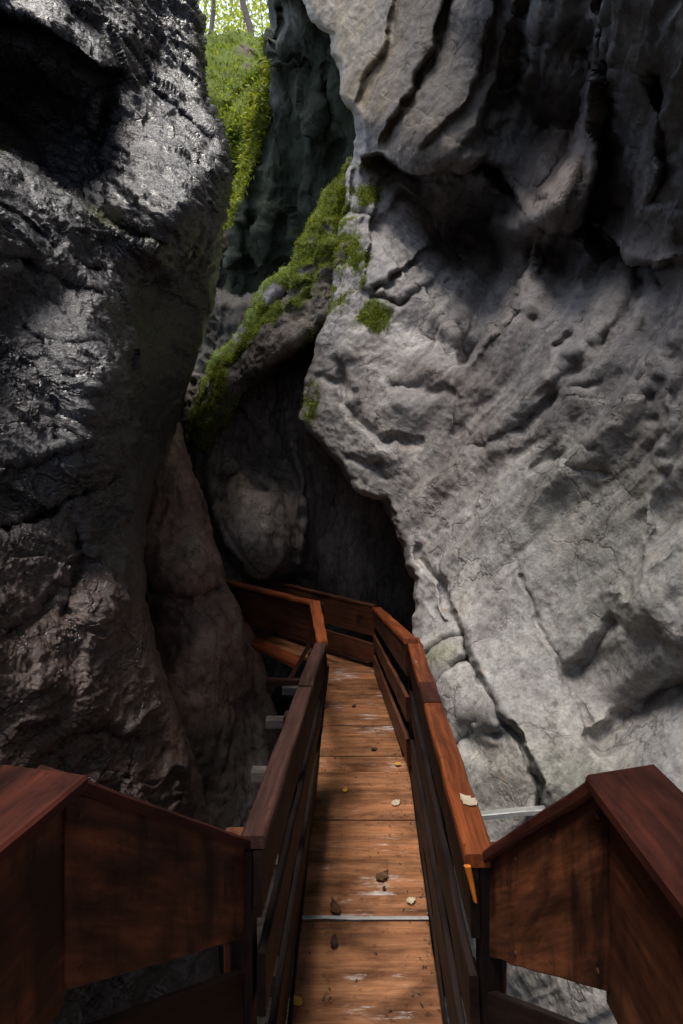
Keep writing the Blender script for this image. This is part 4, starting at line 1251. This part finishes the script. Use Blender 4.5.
# ------------------------------------------------------------------ fallen leaves
LEAFM = {
    'brown': leafy_material('dead_leaf_brown', (0.05, 0.025, 0.012), (0.12, 0.055, 0.02), 0.1),
    'pale': leafy_material('dead_leaf_pale', (0.40, 0.33, 0.22), (0.55, 0.48, 0.36), 0.2),
    'yellow': leafy_material('dead_leaf_yellow', (0.45, 0.25, 0.03), (0.6, 0.38, 0.05), 0.2),
    'dark': leafy_material('dead_leaf_dark', (0.02, 0.015, 0.012), (0.05, 0.035, 0.025), 0.05)}


def leaf(px, py, kind, size, label, z=None, rot=0.0, crumple=0.35):
    z = DZ + 0.012 if z is None else z
    d = -z * FPX / (py - HY)
    c = at(px, py, d)
    rg = np.random.default_rng(int(px * 13 + py))
    nu, nv = 9, 5
    V, rn = [], []
    for i in range(nu):
        u = i / (nu - 1)
        w = size * 0.34 * (math.sin(math.pi * min(1, u ** 0.8)) ** 0.8 + 0.03)
        for j in range(nv):
            v = j / (nv - 1) * 2 - 1
            w2 = w * (1 + 0.18 * math.sin(u * 22 + j))
            x, y = (u - 0.5) * size, v * w2
            zz = crumple * size * (0.42 * v * v * (0.2 + u * u) + 0.10 * math.sin(5.1 * u + 1.2) + 0.06 * rg.normal())
            cr, sr = math.cos(rot), math.sin(rot)
            V.append((c[0] + x * cr - y * sr, c[1] + x * sr + y * cr, c[2] + max(zz, 0)))
            rn.append(rg.uniform(0.2, 0.8))
    F = grid_faces(nu, nv)
    o = mesh_obj('fallen_leaf', V, F, LEAFM[kind], None, {'rnd': ('FLOAT', rn)})
    tag(o, label, 'leaf', 'fallen leaves on the walk')


leaf(382, 877, 'brown', 0.075, 'crumpled brown leaf in the middle of the deck beyond the metal strip', rot=0.4, crumple=0.7)
leaf(335, 909, 'brown', 0.07, 'ragged brown leaf just beyond the metal strip, near the dark railing', rot=2.0, crumple=0.7)
leaf(334, 943, 'dark', 0.05, 'curled blackish leaf on the nearest deck panel', rot=1.4, crumple=0.8)
leaf(297, 1001, 'yellow', 0.05, 'small yellow leaf at the bottom edge of the deck', rot=2.5)
leaf(411, 901, 'pale', 0.05, 'pale cream leaf at the right end of the metal strip', rot=0.3, crumple=0.5)
leaf(396, 803, 'pale', 0.07, 'long pale leaf on the deck halfway along the orange-capped railing', rot=0.7)
leaf(398, 764, 'yellow', 0.05, 'orange-yellow leaf beside the notch in the deck edge', rot=0.2)
leaf(345, 790, 'yellow', 0.045, 'tiny yellow leaf near the dark railing past the pale scuffs', rot=1.2)
leaf(374, 749, 'dark', 0.05, 'small black leaf in the middle of the deck past the notch', rot=0.1)
leaf(354, 706, 'dark', 0.05, 'farthest dark leaf on the deck before the bend', rot=0.8)
leaf(468, 801, 'pale', 0.07, 'pale curled leaf lying on the orange-brown railing cap', z=-1.127, rot=2.3)
leaf(384, 888, 'dark', 0.025, 'tiny dark leaf scrap just in front of the crumpled brown leaf', rot=1.0)

rg = np.random.default_rng(77)
V, F, rn = [], [], []
for k in range(420):
    y = 1.6 + 3.9 * rg.uniform() ** 1.3
    e = rg.uniform()
    side_ = 0.5 * rg.beta(0.45, 1.6)
    x = dl(y) + 0.01 + (dr(y) - dl(y) - 0.02) * (side_ if rg.uniform() < 0.5 else 1 - side_)
    if rg.uniform() < 0.25:
        y = rg.choice(joints[1:-1]) + rg.normal() * 0.03
    r_ = rg.uniform(0.0018, 0.006)
    n0 = len(V)
    a = rg.uniform(0, 6.28)
    st_ = rg.uniform(1, 3.2)
    for (ux, uy, uz) in ((1, 0, 0), (-0.5, 0.8, 0), (-0.5, -0.8, 0), (0.1, 0, 0.9)):
        qx, qy = ux * r_ * st_, uy * r_
        V.append((x + qx * math.cos(a) - qy * math.sin(a), y + qx * math.sin(a) + qy * math.cos(a), DZ + 0.005 + uz * r_))
    F += [(n0, n0 + 1, n0 + 3), (n0 + 1, n0 + 2, n0 + 3), (n0 + 2, n0, n0 + 3)]
    rn += [rg.uniform()] * 4
cr_ = mesh_obj('debris', V, F, leafy_material('crumbs', (0.02, 0.015, 0.012), (0.16, 0.10, 0.05), 0.0), None, {'rnd': ('FLOAT', rn)}, smooth=False)
tag(cr_, 'dark crumbs of bark and needles scattered along the deck edges', 'debris', kind='stuff')

# ------------------------------------------------------------------ light, sky, camera
EL, AZ = 73.0, 216.0      # sun height; compass heading it stands at (0 = +y, clockwise)
el, az = math.radians(EL), math.radians(AZ)
sd = Vector((math.sin(az) * math.cos(el), math.cos(az) * math.cos(el), math.sin(el)))
sun = bpy.data.lights.new('sun', 'SUN')
sun.energy = 2.6
sun.angle = math.radians(28)
sun.color = (1.0, 0.93, 0.84)
so = bpy.data.objects.new('sun', sun)
COL.objects.link(so)
so.rotation_euler = sd.to_track_quat('Z', 'Y').to_euler()
w = bpy.data.worlds.new('World')
sc.world = w
w.use_nodes = True
nt = w.node_tree
sky = nt.nodes.new('ShaderNodeTexSky')
sky.sky_type = 'NISHITA'
sky.sun_disc = False
sky.sun_elevation = el
sky.sun_rotation = az
sky.air_density = 1.0
sky.dust_density = 2.0
tcw = nt.nodes.new('ShaderNodeTexCoord')
cn = nt.nodes.new('ShaderNodeTexNoise')
cn.inputs['Scale'].default_value = 2.2
cn.inputs['Detail'].default_value = 6
nt.links.new(tcw.outputs['Generated'], cn.inputs['Vector'])
cr = nt.nodes.new('ShaderNodeValToRGB')
cr.color_ramp.elements[0].position = 0.36
cr.color_ramp.elements[1].position = 0.60
nt.links.new(cn.outputs[0], cr.inputs[0])
cm_ = nt.nodes.new('ShaderNodeMix')
cm_.data_type = 'RGBA'
nt.links.new(cr.outputs[0], cm_.inputs[0])
nt.links.new(sky.outputs[0], cm_.inputs[6])
cm_.inputs[7].default_value = (6.0, 6.8, 8.6, 1)
nt.links.new(cm_.outputs[2], nt.nodes['Background'].inputs[0])
nt.nodes['Background'].inputs[1].default_value = 0.10

cam = bpy.data.cameras.new('camera')
cam.sensor_fit = 'AUTO'
cam.sensor_width = 36
cam.lens = FPX / 1024 * 36
cam.shift_y = -(512 - HY) / 1024
cam.clip_start = 0.05
cam.clip_end = 500
co = bpy.data.objects.new('camera', cam)
COL.objects.link(co)
co.rotation_euler = (math.radians(90), 0, 0)
sc.camera = co
vs = sc.view_settings
vs.view_transform = 'Standard'
vs.look = 'None'
vs.gamma = 1
vs.use_curve_mapping = False
vs.exposure = 1.22
sc.cycles.use_denoising = True
sc.cycles.max_bounces = 6
sc.cycles.diffuse_bounces = 3
sc.cycles.glossy_bounces = 3
sc.cycles.sample_clamp_indirect = 4
